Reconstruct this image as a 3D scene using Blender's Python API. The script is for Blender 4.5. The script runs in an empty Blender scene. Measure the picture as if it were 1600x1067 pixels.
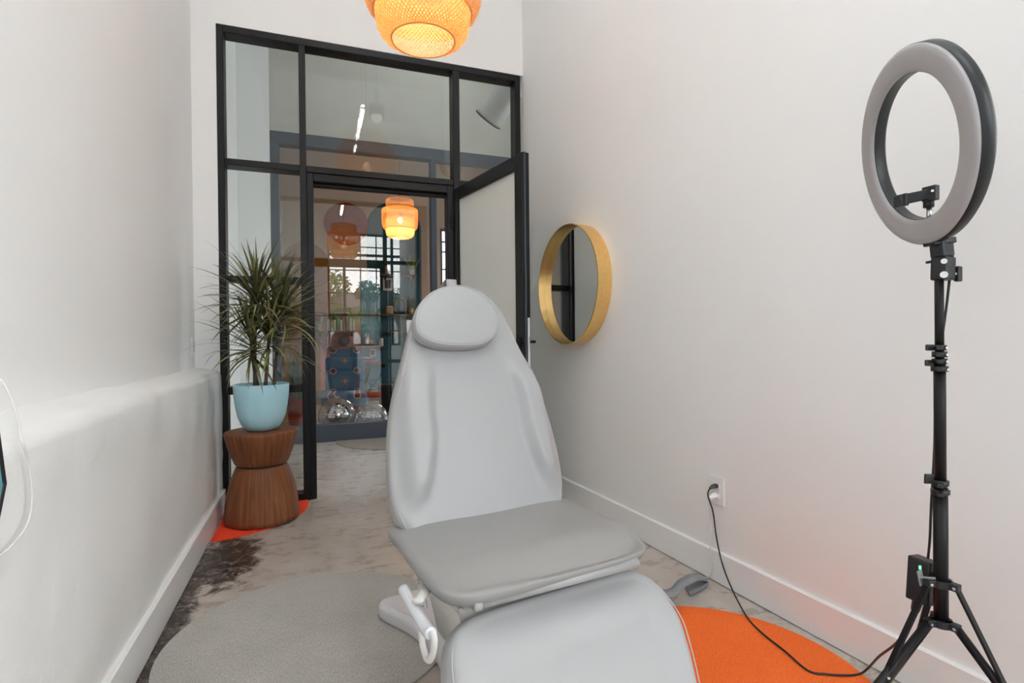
import bpy, bmesh, math, random
from mathutils import Vector, Matrix, noise
random.seed(7)
sc = bpy.context.scene
COL = sc.collection
V = Vector

# ------------------------------------------------------------------ camera
F_PX, YAW, PITCH, ROLL, CAM_H = 834.65, 0.3544, -0.0054, -0.0103, 1.05
_fw = V((math.sin(YAW)*math.cos(PITCH), math.cos(YAW)*math.cos(PITCH), math.sin(PITCH)))
_rt = V((math.cos(YAW), -math.sin(YAW), 0)); _up = _rt.cross(_fw)
_r = math.cos(ROLL)*_rt + math.sin(ROLL)*_up
_u = -math.sin(ROLL)*_rt + math.cos(ROLL)*_up
CAM = V((0, 0, CAM_H))
cam = bpy.data.cameras.new('camera'); cam_o = bpy.data.objects.new('camera', cam); COL.objects.link(cam_o)
cam.sensor_width = 36.0; cam.lens = F_PX/1600*36.0; cam.clip_start = 0.05
cam_o.matrix_world = Matrix(((_r.x, _u.x, -_fw.x, 0), (_r.y, _u.y, -_fw.y, 0), (_r.z, _u.z, -_fw.z, CAM_H), (0, 0, 0, 1)))
sc.camera = cam_o

def ray(x, y): return _fw + _r*((x-800)/F_PX) - _u*((y-533.5)/F_PX)
def at(x, y, Y): d = ray(x, y); return CAM + d*(Y/d.y)          # measured photo point at world depth Y
def dep(x, y, D): return CAM + ray(x, y)*D
def onz(x, y, z=0.0): d = ray(x, y); return CAM + d*((z-CAM_H)/d.z)
def onx(x, y, X): d = ray(x, y); return CAM + d*(X/d.x)

# ------------------------------------------------------------------ sky, sun, exposure
world = bpy.data.worlds.new('sky'); sc.world = world; world.use_nodes = True
wn = world.node_tree; wn.nodes.clear()
wo = wn.nodes.new('ShaderNodeOutputWorld'); wb = wn.nodes.new('ShaderNodeBackground')
wt = wn.nodes.new('ShaderNodeTexCoord'); wz = wn.nodes.new('ShaderNodeTexNoise'); wr = wn.nodes.new('ShaderNodeValToRGB')
wz.inputs['Scale'].default_value = 2.2; wz.inputs['Detail'].default_value = 4
wr.color_ramp.elements[0].position = .38; wr.color_ramp.elements[0].color = (.70, .80, .92, 1)
wr.color_ramp.elements[1].position = .6; wr.color_ramp.elements[1].color = (1, .99, .97, 1)
wn.links.new(wt.outputs['Generated'], wz.inputs['Vector']); wn.links.new(wz.outputs['Fac'], wr.inputs['Fac'])
wn.links.new(wr.outputs['Color'], wb.inputs['Color']); wn.links.new(wb.outputs['Background'], wo.inputs['Surface'])
wb.inputs['Strength'].default_value = 6.3
vs = sc.view_settings
vs.view_transform = 'Standard'; vs.look = 'None'; vs.gamma = 1.0; vs.use_curve_mapping = False
vs.exposure = 0.24

def portal(name, loc, rot, sx, sy):
    l = bpy.data.lights.new(name, 'AREA'); l.shape = 'RECTANGLE'; l.size = sx; l.size_y = sy
    l.cycles.is_portal = True
    o = bpy.data.objects.new(name, l); COL.objects.link(o); o.location = loc; o.rotation_euler = rot
    return o
H90 = math.pi/2
portal('window_portal', (1.6, -3.02, 2.4), (H90, 0, 0), 2.5, 3.0)             # looks +Y
portal('window_portal', (4.22, -1.3, 2.4), (0, H90, 0), 3.0, 2.6)            # looks -X
portal('window_portal', (2.52, 4.83, 2.3), (0, H90, 0), 4.2, 1.74)
portal('window_portal', (5.02, 8.8, 1.3), (0, H90, 0), 1.6, 2.4)
portal('window_portal', (3.0, 10.5, 2.68), (-H90, 0, 0), 1.2, 1.2)

# ------------------------------------------------------------------ materials
MATS = {}
def nmat(name):
    m = bpy.data.materials.new(name); m.use_nodes = True; MATS[name] = m
    return m, m.node_tree, m.node_tree.nodes['Principled BSDF']
def ramp(nt, stops):
    r = nt.nodes.new('ShaderNodeValToRGB'); e = r.color_ramp.elements
    e[0].position = stops[0][0]; e[0].color = (*stops[0][1], 1); e.remove(e[1])
    for p, c in stops[1:]: e.new(p).color = (*c, 1)
    return r
def nz(nt, scale, detail=3, rough=.55, vec=None, dist=0):
    n = nt.nodes.new('ShaderNodeTexNoise'); n.inputs['Scale'].default_value = scale
    n.inputs['Detail'].default_value = detail; n.inputs['Roughness'].default_value = rough; n.inputs['Distortion'].default_value = dist
    if vec: nt.links.new(vec, n.inputs['Vector'])
    return n
def bump(nt, b, h, strength, dist=.01):
    n = nt.nodes.new('ShaderNodeBump'); n.inputs['Strength'].default_value = strength; n.inputs['Distance'].default_value = dist
    nt.links.new(h, n.inputs['Height']); nt.links.new(n.outputs['Normal'], b.inputs['Normal']); return n
def coord(nt, kind='Object', scale=None):
    t = nt.nodes.new('ShaderNodeTexCoord'); o = t.outputs[kind]
    if scale:
        mp = nt.nodes.new('ShaderNodeMapping'); mp.inputs['Scale'].default_value = scale
        nt.links.new(o, mp.inputs['Vector']); o = mp.outputs['Vector']
    return o
def simple(name, col, rough=.5, metal=0, var=.08, scale=8, bstr=0, bscale=60, spec=.5, emis=None, estr=0, coat=0):
    m, nt, b = nmat(name)
    c = coord(nt); n = nz(nt, scale, 4, .6, c)
    lo = tuple(max(0, x*(1-var)) for x in col); hi = tuple(min(1, x*(1+var)) for x in col)
    r = ramp(nt, [(.3, lo), (.7, hi)]); nt.links.new(n.outputs['Fac'], r.inputs['Fac']); nt.links.new(r.outputs['Color'], b.inputs['Base Color'])
    b.inputs['Roughness'].default_value = rough; b.inputs['Metallic'].default_value = metal
    b.inputs['Specular IOR Level'].default_value = spec; b.inputs['Coat Weight'].default_value = coat
    if bstr: bn = nz(nt, bscale, 3, .6, c); bump(nt, b, bn.outputs['Fac'], bstr, .004)
    if emis: b.inputs['Emission Color'].default_value = (*emis, 1); b.inputs['Emission Strength'].default_value = estr
    return m
def S(r, g, b): return tuple(((x/255)/12.92 if x/255 <= .04045 else ((x/255+.055)/1.055)**2.4) for x in (r, g, b))

simple('wall_paint', (.885, .88, .87), .55, var=.012, scale=1.5, bstr=.05, bscale=180)
simple('ceiling_paint', (.88, .875, .865), .7, var=.03, scale=2, bstr=.1, bscale=20)
simple('trim_paint', (.88, .88, .875), .3, var=.01, scale=3)
simple('beige_paint', (.66, .50, .36), .6, var=.04, scale=1.2, bstr=.05, bscale=120)
simple('black_metal', (.006, .0055, .006), .42, var=.2, scale=3, spec=.28)
simple('black_plastic', (.011, .012, .014), .38, var=.15, scale=20)
simple('dark_rubber', (.02, .02, .022), .7, var=.2)
simple('blue_grey_metal', (.055, .068, .088), .45, var=.06, scale=2)
simple('leather', (.385, .385, .388), .42, var=.018, scale=3, bstr=.07, bscale=260)
simple('leather_shaded', (.285, .28, .272), .40, var=.025, scale=3, bstr=.07, bscale=260)  # darker copy of the leather, with the seat's shade put into the colour
simple('leather_pipe', (.43, .43, .43), .45, var=.02)
simple('white_plastic', (.70, .69, .72), .35, var=.015, scale=5)
simple('cream_plastic', (.68, .66, .63), .4, var=.015, scale=5)
simple('silver', (.74, .76, .79), .32, .35, var=.05, scale=8)
simple('steel', (.62, .62, .62), .25, 1.0, var=.06, scale=20)
simple('strap_grey', (.24, .25, .27), .55, var=.06, scale=30, bstr=.2, bscale=220)
simple('ring_diffuser', (.41, .395, .40), .45, var=.04, scale=7)
simple('cord_white', (.74, .73, .71), .5, var=.02)
simple('pot_blue', (.46, .76, .87), .38, var=.02, scale=3)
simple('soil', (.05, .035, .025), .95, var=.4, scale=50, bstr=.8, bscale=50)
simple('orange_dark', S(240, 66, 28), .9, var=.1, scale=40)
simple('terracotta', S(165, 48, 26), .6, var=.05)
simple('teal_paint', S(48, 92, 104), .6, var=.05)
simple('blue_paint', S(120, 178, 202), .6, var=.04)
simple('pink_paint', S(225, 150, 138), .6, var=.04)
simple('mustard_paint', S(168, 116, 40), .6, var=.05)
simple('shelf_wood', (.16, .085, .05), .5, var=.3, scale=14)
simple('paper_white', (.72, .70, .66), .6, var=.05)
simple('paper_pink', (.55, .33, .30), .6, var=.05)
simple('paper_tan', (.48, .36, .22), .6, var=.06)
simple('paper_green', (.20, .30, .22), .6, var=.06)
simple('paper_violet', (.26, .17, .25), .6, var=.06)
simple('paper_dark', (.06, .06, .07), .6, var=.1)
simple('red_rug', (.20, .045, .04), .9, var=.2, scale=30)
simple('foliage', (.05, .11, .035), .5, var=.5, scale=9)
simple('foliage_bright', (.16, .24, .07), .55, var=.45, scale=2)
simple('bark', (.12, .09, .065), .8, var=.35, scale=30, bstr=.6, bscale=40)
simple('street', (.20, .20, .19), .85, var=.2, scale=3)
simple('house_wall', (.62, .62, .60), .8, var=.05)
simple('roof_dark', (.12, .11, .11), .8, var=.2)
simple('led', (.9, .9, .9), .5, var=0, emis=(.96, .985, 1), estr=48)
simple('bulb', (.9, .8, .6), .4, var=0, emis=(1, .72, .38), estr=30)
simple('frosted_bulb', (.85, .85, .85), .3, var=0, emis=(1, .95, .88), estr=2.0)
simple('green_led', (.1, .8, .2), .4, var=0, emis=(.1, 1, .25), estr=2.5)
simple('lamp_grey', (.16, .17, .16), .5, var=.05)
simple('duct_grey', (.52, .51, .49), .5, .1, var=.06, scale=15)
simple('teal_panel', S(90, 160, 170), .35, var=.05)
simple('glass_vase', (.45, .42, .36), .2, var=.1)

def m_plaster():
    m, nt, b = nmat('rough_plaster'); c = coord(nt)
    n1 = nz(nt, 1.6, 5, .6, c, .3); n2 = nz(nt, 14, 4, .6, c); n3 = nz(nt, 120, 2, .5, c)
    r = ramp(nt, [(.3, (.85, .85, .84)), (.7, (.885, .885, .875))]); nt.links.new(n1.outputs['Fac'], r.inputs['Fac']); nt.links.new(r.outputs['Color'], b.inputs['Base Color'])
    a = nt.nodes.new('ShaderNodeMath'); a.operation = 'MULTIPLY_ADD'; a.inputs[1].default_value = .35
    nt.links.new(n2.outputs['Fac'], a.inputs[0]); nt.links.new(n1.outputs['Fac'], a.inputs[2])
    a2 = nt.nodes.new('ShaderNodeMath'); a2.operation = 'MULTIPLY_ADD'; a2.inputs[1].default_value = .06
    nt.links.new(n3.outputs['Fac'], a2.inputs[0]); nt.links.new(a.outputs[0], a2.inputs[2])
    bump(nt, b, a2.outputs[0], .35, .03); b.inputs['Roughness'].default_value = .42
m_plaster()

def m_floor():
    m, nt, b = nmat('polished_concrete'); c = coord(nt); L = nt.links
    n1 = nz(nt, 1.2, 6, .6, c, .3); n2 = nz(nt, 6.5, 8, .7, coord(nt, scale=(1, 1.8, 1)), .3); n3 = nz(nt, 60, 6, .72, c)
    base = ramp(nt, [(.30, (.34, .275, .23)), (.50, (.46, .405, .36)), (.70, (.58, .535, .50))])
    mx = nt.nodes.new('ShaderNodeMix'); mx.data_type = 'FLOAT'; mx.inputs[0].default_value = .5
    L.new(n1.outputs['Fac'], mx.inputs[2]); L.new(n2.outputs['Fac'], mx.inputs[3]); L.new(mx.outputs[0], base.inputs['Fac'])
    # dark worn patch along the left wall: a stain with its own ragged outline
    sx = nt.nodes.new('ShaderNodeSeparateXYZ'); L.new(c, sx.inputs[0])
    def gauss(cx, cy, rx, ry):
        ax = nt.nodes.new('ShaderNodeMath'); ax.operation = 'SUBTRACT'; ax.inputs[1].default_value = cx; L.new(sx.outputs['X'], ax.inputs[0])
        ay = nt.nodes.new('ShaderNodeMath'); ay.operation = 'SUBTRACT'; ay.inputs[1].default_value = cy; L.new(sx.outputs['Y'], ay.inputs[0])
        dx = nt.nodes.new('ShaderNodeMath'); dx.operation = 'DIVIDE'; dx.inputs[1].default_value = rx; L.new(ax.outputs[0], dx.inputs[0])
        dy = nt.nodes.new('ShaderNodeMath'); dy.operation = 'DIVIDE'; dy.inputs[1].default_value = ry; L.new(ay.outputs[0], dy.inputs[0])
        cb = nt.nodes.new('ShaderNodeCombineXYZ'); L.new(dx.outputs[0], cb.inputs[0]); L.new(dy.outputs[0], cb.inputs[1])
        ln = nt.nodes.new('ShaderNodeVectorMath'); ln.operation = 'LENGTH'; L.new(cb.outputs[0], ln.inputs[0])
        return ln.outputs['Value']
    g1 = gauss(-.41, 2.90, .17, .42); g2 = gauss(-.51, 2.25, .07, .75)
    mn = nt.nodes.new('ShaderNodeMath'); mn.operation = 'MINIMUM'; L.new(g1, mn.inputs[0]); L.new(g2, mn.inputs[1])
    n4 = nz(nt, 13, 8, .72, c, .5)
    ad = nt.nodes.new('ShaderNodeMath'); ad.operation = 'MULTIPLY_ADD'; ad.inputs[1].default_value = 2.1; L.new(n4.outputs['Fac'], ad.inputs[0]); L.new(mn.outputs[0], ad.inputs[2])
    st = ramp(nt, [(.60, (1, 1, 1)), (.72, (.0, .0, .0))])
    hf = nt.nodes.new('ShaderNodeMath'); hf.operation = 'MULTIPLY'; hf.inputs[1].default_value = .36; L.new(ad.outputs[0], hf.inputs[0]); L.new(hf.outputs[0], st.inputs['Fac'])
    dk = ramp(nt, [(.40, (.008, .007, .006)), (.49, (.028, .019, .014)), (.55, (.14, .10, .08)), (.62, (.48, .44, .41))]); 
    mk = nt.nodes.new('ShaderNodeMix'); mk.data_type = 'FLOAT'; mk.inputs[0].default_value = .5; n5 = nz(nt, 17, 8, .75, c, .6)
    L.new(n3.outputs['Fac'], mk.inputs[2]); L.new(n5.outputs['Fac'], mk.inputs[3]); L.new(mk.outputs[0], dk.inputs['Fac'])
    m2 = nt.nodes.new('ShaderNodeMix'); m2.data_type = 'RGBA'; L.new(st.outputs['Color'], m2.inputs[0]); L.new(base.outputs['Color'], m2.inputs[6]); L.new(dk.outputs['Color'], m2.inputs[7])
    # small specks
    sp = ramp(nt, [(.28, (.55, .52, .50)), (.40, (1, 1, 1))]); L.new(n3.outputs['Fac'], sp.inputs['Fac'])
    m3 = nt.nodes.new('ShaderNodeMix'); m3.data_type = 'RGBA'; m3.blend_type = 'MULTIPLY'; m3.inputs[0].default_value = .8
    L.new(m2.outputs[2], m3.inputs[6]); L.new(sp.outputs['Color'], m3.inputs[7]); L.new(m3.outputs[2], b.inputs['Base Color'])
    rr = nt.nodes.new('ShaderNodeMapRange'); rr.inputs[3].default_value = .16; rr.inputs[4].default_value = .42; L.new(n2.outputs['Fac'], rr.inputs[0]); L.new(rr.outputs[0], b.inputs['Roughness'])
    bump(nt, b, n3.outputs['Fac'], .05, .004)
m_floor()

def m_carpet(name, lo, hi, dirn=(1, .2, 1)):
    m, nt, b = nmat(name); c = coord(nt); cs = coord(nt, scale=(dirn[0]*300, dirn[1]*300, 1))
    n1 = nz(nt, 1.0, 3, .6, cs); n2 = nz(nt, 3.5, 4, .6, c)
    r = ramp(nt, [(.32, lo), (.68, hi)])
    mx = nt.nodes.new('ShaderNodeMix'); mx.data_type = 'FLOAT'; mx.inputs[0].default_value = .25
    nt.links.new(n1.outputs['Fac'], mx.inputs[2]); nt.links.new(n2.outputs['Fac'], mx.inputs[3]); nt.links.new(mx.outputs[0], r.inputs['Fac'])
    nt.links.new(r.outputs['Color'], b.inputs['Base Color']); b.inputs['Roughness'].default_value = .95; b.inputs['Specular IOR Level'].default_value = .1
    bump(nt, b, n1.outputs['Fac'], .8, .004)
m_carpet('rug_orange', (.78, .12, .02), (1.0, .21, .05), (1, .35, 1))
m_carpet('rug_grey', (.33, .32, .295), (.58, .56, .52), (1, .25, 1))
m_carpet('rug_beige', (.22, .19, .16), (.38, .34, .29))

def m_glass(name, tint=(.93, .95, .94), f0=.04, rough=0.0):
    m = bpy.data.materials.new(name); m.use_nodes = True; nt = m.node_tree; nt.nodes.clear(); MATS[name] = m
    o = nt.nodes.new('ShaderNodeOutputMaterial'); t = nt.nodes.new('ShaderNodeBsdfTransparent'); g = nt.nodes.new('ShaderNodeBsdfGlossy')
    t.inputs['Color'].default_value = (*tint, 1); g.inputs['Roughness'].default_value = rough
    lw = nt.nodes.new('ShaderNodeLayerWeight'); lw.inputs['Blend'].default_value = .5
    p = nt.nodes.new('ShaderNodeMath'); p.operation = 'POWER'; p.inputs[1].default_value = 5
    a = nt.nodes.new('ShaderNodeMath'); a.operation = 'MULTIPLY_ADD'; a.inputs[1].default_value = 1-f0; a.inputs[2].default_value = f0
    mx = nt.nodes.new('ShaderNodeMixShader')
    nt.links.new(lw.outputs['Facing'], p.inputs[0]); nt.links.new(p.outputs[0], a.inputs[0]); nt.links.new(a.outputs[0], mx.inputs[0])
    nt.links.new(t.outputs[0], mx.inputs[1]); nt.links.new(g.outputs[0], mx.inputs[2]); nt.links.new(mx.outputs[0], o.inputs['Surface'])
m_glass('clear_glass')
m_glass('hall_glass', (.90, .90, .90), .10)
m_glass('window_glass', (.97, .98, .98), .03)

def m_frost():
    m, nt, b = nmat('frosted_glass'); n = nz(nt, 2, 3, .5, coord(nt))
    r = ramp(nt, [(.3, (.91, .92, .89)), (.7, (.93, .94, .91))]); nt.links.new(n.outputs['Fac'], r.inputs['Fac']); nt.links.new(r.outputs['Color'], b.inputs['Base Color'])
    b.inputs['Roughness'].default_value = .35
    tr = nt.nodes.new('ShaderNodeBsdfTranslucent'); tr.inputs['Color'].default_value = (.93, .94, .91, 1)
    mx = nt.nodes.new('ShaderNodeMixShader'); mx.inputs[0].default_value = .45
    nt.links.new(b.outputs[0], mx.inputs[1]); nt.links.new(tr.outputs[0], mx.inputs[2]); nt.links.new(mx.outputs[0], nt.nodes['Material Output'].inputs['Surface'])
m_frost()
def m_mirror():
    m, nt, b = nmat('mirror_silver'); n = nz(nt, 1.5, 2, .5, coord(nt)); r = ramp(nt, [(0, (.80, .81, .80)), (1, (.84, .85, .84))])
    nt.links.new(n.outputs['Fac'], r.inputs['Fac']); nt.links.new(r.outputs['Color'], b.inputs['Base Color']); b.inputs['Metallic'].default_value = 1; b.inputs['Roughness'].default_value = .01
m_mirror()
def m_gold():
    m, nt, b = nmat('brushed_gold'); n = nz(nt, 1, 3, .6, coord(nt, scale=(60, 60, 60)))
    r = ramp(nt, [(.3, (.86, .55, .20)), (.7, (.92, .62, .26))]); nt.links.new(n.outputs['Fac'], r.inputs['Fac']); nt.links.new(r.outputs['Color'], b.inputs['Base Color'])
    b.inputs['Metallic'].default_value = 1; b.inputs['Roughness'].default_value = .3
m_gold()
def m_wood():
    m, nt, b = nmat('stool_wood'); L = nt.links
    t = nt.nodes.new('ShaderNodeTexCoord'); s = nt.nodes.new('ShaderNodeSeparateXYZ'); L.new(t.outputs['Object'], s.inputs[0])
    at2 = nt.nodes.new('ShaderNodeMath'); at2.operation = 'ARCTAN2'; L.new(s.outputs['Y'], at2.inputs[0]); L.new(s.outputs['X'], at2.inputs[1])
    cb = nt.nodes.new('ShaderNodeCombineXYZ')
    k = nt.nodes.new('ShaderNodeMath'); k.operation = 'MULTIPLY'; k.inputs[1].default_value = 9; L.new(at2.outputs[0], k.inputs[0]); L.new(k.outputs[0], cb.inputs[0])
    kz = nt.nodes.new('ShaderNodeMath'); kz.operation = 'MULTIPLY'; kz.inputs[1].default_value = 3; L.new(s.outputs['Z'], kz.inputs[0]); L.new(kz.outputs[0], cb.inputs[2])
    n = nz(nt, 1.2, 8, .62, cb.outputs[0], .4); n2 = nz(nt, 3, 3, .5, t.outputs['Object'])
    mx = nt.nodes.new('ShaderNodeMix'); mx.data_type = 'FLOAT'; mx.inputs[0].default_value = .3; L.new(n.outputs['Fac'], mx.inputs[2]); L.new(n2.outputs['Fac'], mx.inputs[3])
    r = ramp(nt, [(.28, (.07, .023, .009)), (.5, (.21, .072, .028)), (.7, (.36, .14, .06))]); L.new(mx.outputs[0], r.inputs['Fac']); L.new(r.outputs['Color'], b.inputs['Base Color'])
    b.inputs['Roughness'].default_value = .5; b.inputs['Specular IOR Level'].default_value = .3; bump(nt, b, n.outputs['Fac'], .12, .003)
m_wood()
def m_leaf():
    m, nt, b = nmat('dracaena_leaf'); L = nt.links
    t = nt.nodes.new('ShaderNodeTexCoord'); oi = nt.nodes.new('ShaderNodeObjectInfo')
    s = nt.nodes.new('ShaderNodeSeparateXYZ'); L.new(t.outputs['UV'], s.inputs[0])
    e = nt.nodes.new('ShaderNodeMath'); e.operation = 'SUBTRACT'; e.inputs[1].default_value = .5; L.new(s.outputs['X'], e.inputs[0])
    ab = nt.nodes.new('ShaderNodeMath'); ab.operation = 'ABSOLUTE'; L.new(e.outputs[0], ab.inputs[0])
    g = ramp(nt, [(0, (.055, .07, .026)), (.4, (.11, .145, .045)), (.75, (.20, .24, .075)), (1, (.34, .31, .12))]); L.new(oi.outputs['Random'], g.inputs['Fac'])
    ed = ramp(nt, [(.30, (0, 0, 0)), (.42, (1, 1, 1))]); L.new(ab.outputs[0], ed.inputs['Fac'])
    mx = nt.nodes.new('ShaderNodeMix'); mx.data_type = 'RGBA'; L.new(ed.outputs['Color'], mx.inputs[0]); L.new(g.outputs['Color'], mx.inputs[6]); mx.inputs[7].default_value = (.10, .045, .03, 1)
    L.new(mx.outputs[2], b.inputs['Base Color']); b.inputs['Roughness'].default_value = .45
m_leaf()
def m_bamboo(name, col, tcol, mixf=.55):
    m, nt, b = nmat(name); n = nz(nt, 60, 3, .6, coord(nt))
    r = ramp(nt, [(.3, tuple(x*.8 for x in col)), (.7, col)]); nt.links.new(n.outputs['Fac'], r.inputs['Fac']); nt.links.new(r.outputs['Color'], b.inputs['Base Color'])
    b.inputs['Roughness'].default_value = .5
    tr = nt.nodes.new('ShaderNodeBsdfTranslucent'); tr.inputs['Color'].default_value = (*tcol, 1)
    mx = nt.nodes.new('ShaderNodeMixShader'); mx.inputs[0].default_value = mixf
    nt.links.new(b.outputs[0], mx.inputs[1]); nt.links.new(tr.outputs[0], mx.inputs[2]); nt.links.new(mx.outputs[0], nt.nodes['Material Output'].inputs['Surface'])
m_bamboo('bamboo', (.72, .46, .20), (.88, .47, .14), .42)
def m_fabric():
    m, nt, b = nmat('blue_print'); L = nt.links
    t = nt.nodes.new('ShaderNodeTexCoord'); s = nt.nodes.new('ShaderNodeSeparateXYZ'); L.new(t.outputs['Object'], s.inputs[0])
    def cell(sock, per, off):
        a = nt.nodes.new('ShaderNodeMath'); a.operation = 'MULTIPLY_ADD'; a.inputs[1].default_value = 1/per; a.inputs[2].default_value = off+50; L.new(sock, a.inputs[0])
        f = nt.nodes.new('ShaderNodeMath'); f.operation = 'FRACT'; L.new(a.outputs[0], f.inputs[0])
        d = nt.nodes.new('ShaderNodeMath'); d.operation = 'SUBTRACT'; d.inputs[1].default_value = .5; L.new(f.outputs[0], d.inputs[0]); return d.outputs[0]
    x = cell(s.outputs['X'], .30, 0.0); z = cell(s.outputs['Z'], .27, .1)
    cb = nt.nodes.new('ShaderNodeCombineXYZ'); L.new(x, cb.inputs[0]); L.new(z, cb.inputs[1])
    ln = nt.nodes.new('ShaderNodeVectorMath'); ln.operation = 'LENGTH'; L.new(cb.outputs[0], ln.inputs[0])
    r1 = ramp(nt, [(0, (.05, .01, .012)), (.10, (.05, .01, .012)), (.115, (.75, .6, .55)), (.145, (.02, .12, .25)), (.3, (.02, .14, .28)), (.5, (.03, .17, .32)), (.6, (.45, .15, .09)), (.66, (.70, .45, .36))])
    r1.color_ramp.interpolation = 'CONSTANT'; L.new(ln.outputs['Value'], r1.inputs['Fac']); L.new(r1.outputs['Color'], b.inputs['Base Color']); b.inputs['Roughness'].default_value = .85
m_fabric()
simple('mirror_tile', (.80, .82, .84), .08, 1.0, var=.1, scale=40)

# ------------------------------------------------------------------ mesh helpers
def obj(name, bm, mat, parent=None, loc=(0, 0, 0), smooth=False):
    me = bpy.data.meshes.new(name); bmesh.ops.recalc_face_normals(bm, faces=bm.faces[:]); bm.to_mesh(me); bm.free()
    if smooth:
        for p in me.polygons: p.use_smooth = True
    me.materials.append(MATS[mat]); o = bpy.data.objects.new(name, me); COL.objects.link(o)
    o.location = loc
    if parent: o.parent = parent
    return o
def tag(o, label=None, cat=None, group=None, kind=None):
    if label: o['label'] = label
    if cat: o['category'] = cat
    if group: o['group'] = group
    if kind: o['kind'] = kind
    return o
def thing(name, label, cat, loc=(0, 0, 0), rotz=0, group=None, kind=None):
    o = bpy.data.objects.new(name, None); COL.objects.link(o); o.location = loc; o.rotation_euler = (0, 0, rotz); o.empty_display_size = .1
    return tag(o, label, cat, group, kind)
def bx(bm, lo, hi, M=None):
    lo, hi = V(lo), V(hi); vs_ = [bm.verts.new((x, y, z)) for x in (lo.x, hi.x) for y in (lo.y, hi.y) for z in (lo.z, hi.z)]
    if M:
        for v in vs_: v.co = M @ v.co
    for f in ((0, 1, 3, 2), (4, 6, 7, 5), (0, 4, 5, 1), (2, 3, 7, 6), (0, 2, 6, 4), (1, 5, 7, 3)): bm.faces.new([vs_[i] for i in f])
    return vs_
def box(lo, hi, bev=0, seg=2, M=None):
    bm = bmesh.new(); bx(bm, lo, hi, M)
    if bev: bmesh.ops.bevel(bm, geom=bm.edges[:], offset=bev, segments=seg, affect='EDGES', profile=.5)
    return bm
def tube(pts, r, n=8, closed=False, bm=None, caps=True, flat=None):
    bm = bm or bmesh.new(); pts = [V(p) for p in pts]; N = len(pts); rings = []
    up = V((0, 0, 1)); prev = None
    for i, p in enumerate(pts):
        a = pts[(i-1) % N] if (closed or i > 0) else p; b = pts[(i+1) % N] if (closed or i < N-1) else p
        t = (b-a).normalized() if (b-a).length > 1e-9 else V((0, 0, 1))
        if prev is None:
            x = t.cross(up); x = x if x.length > 1e-3 else t.cross(V((1, 0, 0)))
        else: x = prev - t*prev.dot(t)
        x.normalize(); y = t.cross(x); prev = x
        rr = r[i] if isinstance(r, (list, tuple)) else r; fy = flat if flat else 1
        rings.append([bm.verts.new(p + x*rr*math.cos(2*math.pi*k/n) + y*rr*fy*math.sin(2*math.pi*k/n)) for k in range(n)])
    for i in range(N if closed else N-1):
        A, B = rings[i], rings[(i+1) % N]
        for k in range(n): bm.faces.new((A[k], A[(k+1) % n], B[(k+1) % n], B[k]))
    if caps and not closed: bm.faces.new(rings[0]); bm.faces.new(rings[-1][::-1])
    return bm
def spline(pts, k=8, closed=False):
    P = [V(p) for p in pts]; n = len(P); out = []
    for i in range(n if closed else n-1):
        p0 = P[(i-1) % n] if (closed or i > 0) else P[0]; p1 = P[i]; p2 = P[(i+1) % n]; p3 = P[(i+2) % n] if (closed or i+2 < n) else P[-1]
        for j in range(k):
            t = j/k; out.append(.5*((2*p1)+(p2-p0)*t+(2*p0-5*p1+4*p2-p3)*t*t+(3*p1-p0-3*p2+p3)*t**3))
    if not closed: out.append(P[-1])
    return out
def lathe(prof, n=48, bm=None, c=(0, 0, 0)):
    bm = bm or bmesh.new(); c = V(c); rings = []
    for r, z in prof:
        if r < 1e-6: rings.append([bm.verts.new(c+V((0, 0, z)))])
        else: rings.append([bm.verts.new(c+V((r*math.cos(2*math.pi*k/n), r*math.sin(2*math.pi*k/n), z))) for k in range(n)])
    for A, B in zip(rings, rings[1:]):
        if len(A) == 1 and len(B) == 1: continue
        for k in range(n):
            if len(A) == 1: bm.faces.new((A[0], B[k], B[(k+1) % n]))
            elif len(B) == 1: bm.faces.new((A[k], A[(k+1) % n], B[0]))
            else: bm.faces.new((A[k], A[(k+1) % n], B[(k+1) % n], B[k]))
    return bm
def prism(poly, z0, z1, bm=None, M=None):
    bm = bm or bmesh.new(); M = M or Matrix(); a = [bm.verts.new(M @ V((x, y, z0))) for x, y in poly]; b = [bm.verts.new(M @ V((x, y, z1))) for x, y in poly]
    bm.faces.new(a[::-1]); bm.faces.new(b); n = len(poly)
    for i in range(n): bm.faces.new((a[i], a[(i+1) % n], b[(i+1) % n], b[i]))
    return bm
def frame_M(o, x, y, z):
    return Matrix(((x[0], y[0], z[0], o[0]), (x[1], y[1], z[1], o[1]), (x[2], y[2], z[2], o[2]), (0, 0, 0, 1)))
def cyl(a, b, r, n=16): return tube([a, b], r, n)
def struct(name, bm, mat, label, cat, **k): return tag(obj(name, bm, mat, **k), label, cat, kind='structure')

# ------------------------------------------------------------------ key planes
YF, YG, YB = 3.758, 5.839, -3.0          # near glazing, hall glazing, back wall
XLU, XLL = -.69, -.547                   # upper left wall, plaster ledge face
ZC = 4.7
SR = -.0605
def XR(y): return 1.603 + SR*(y-2)       # right wall slants slightly
RT = V((SR, 1, 0)).normalized(); RN = V((-1, SR, 0)).normalized()   # along wall, out of wall
YFAR = 10.46

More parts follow.
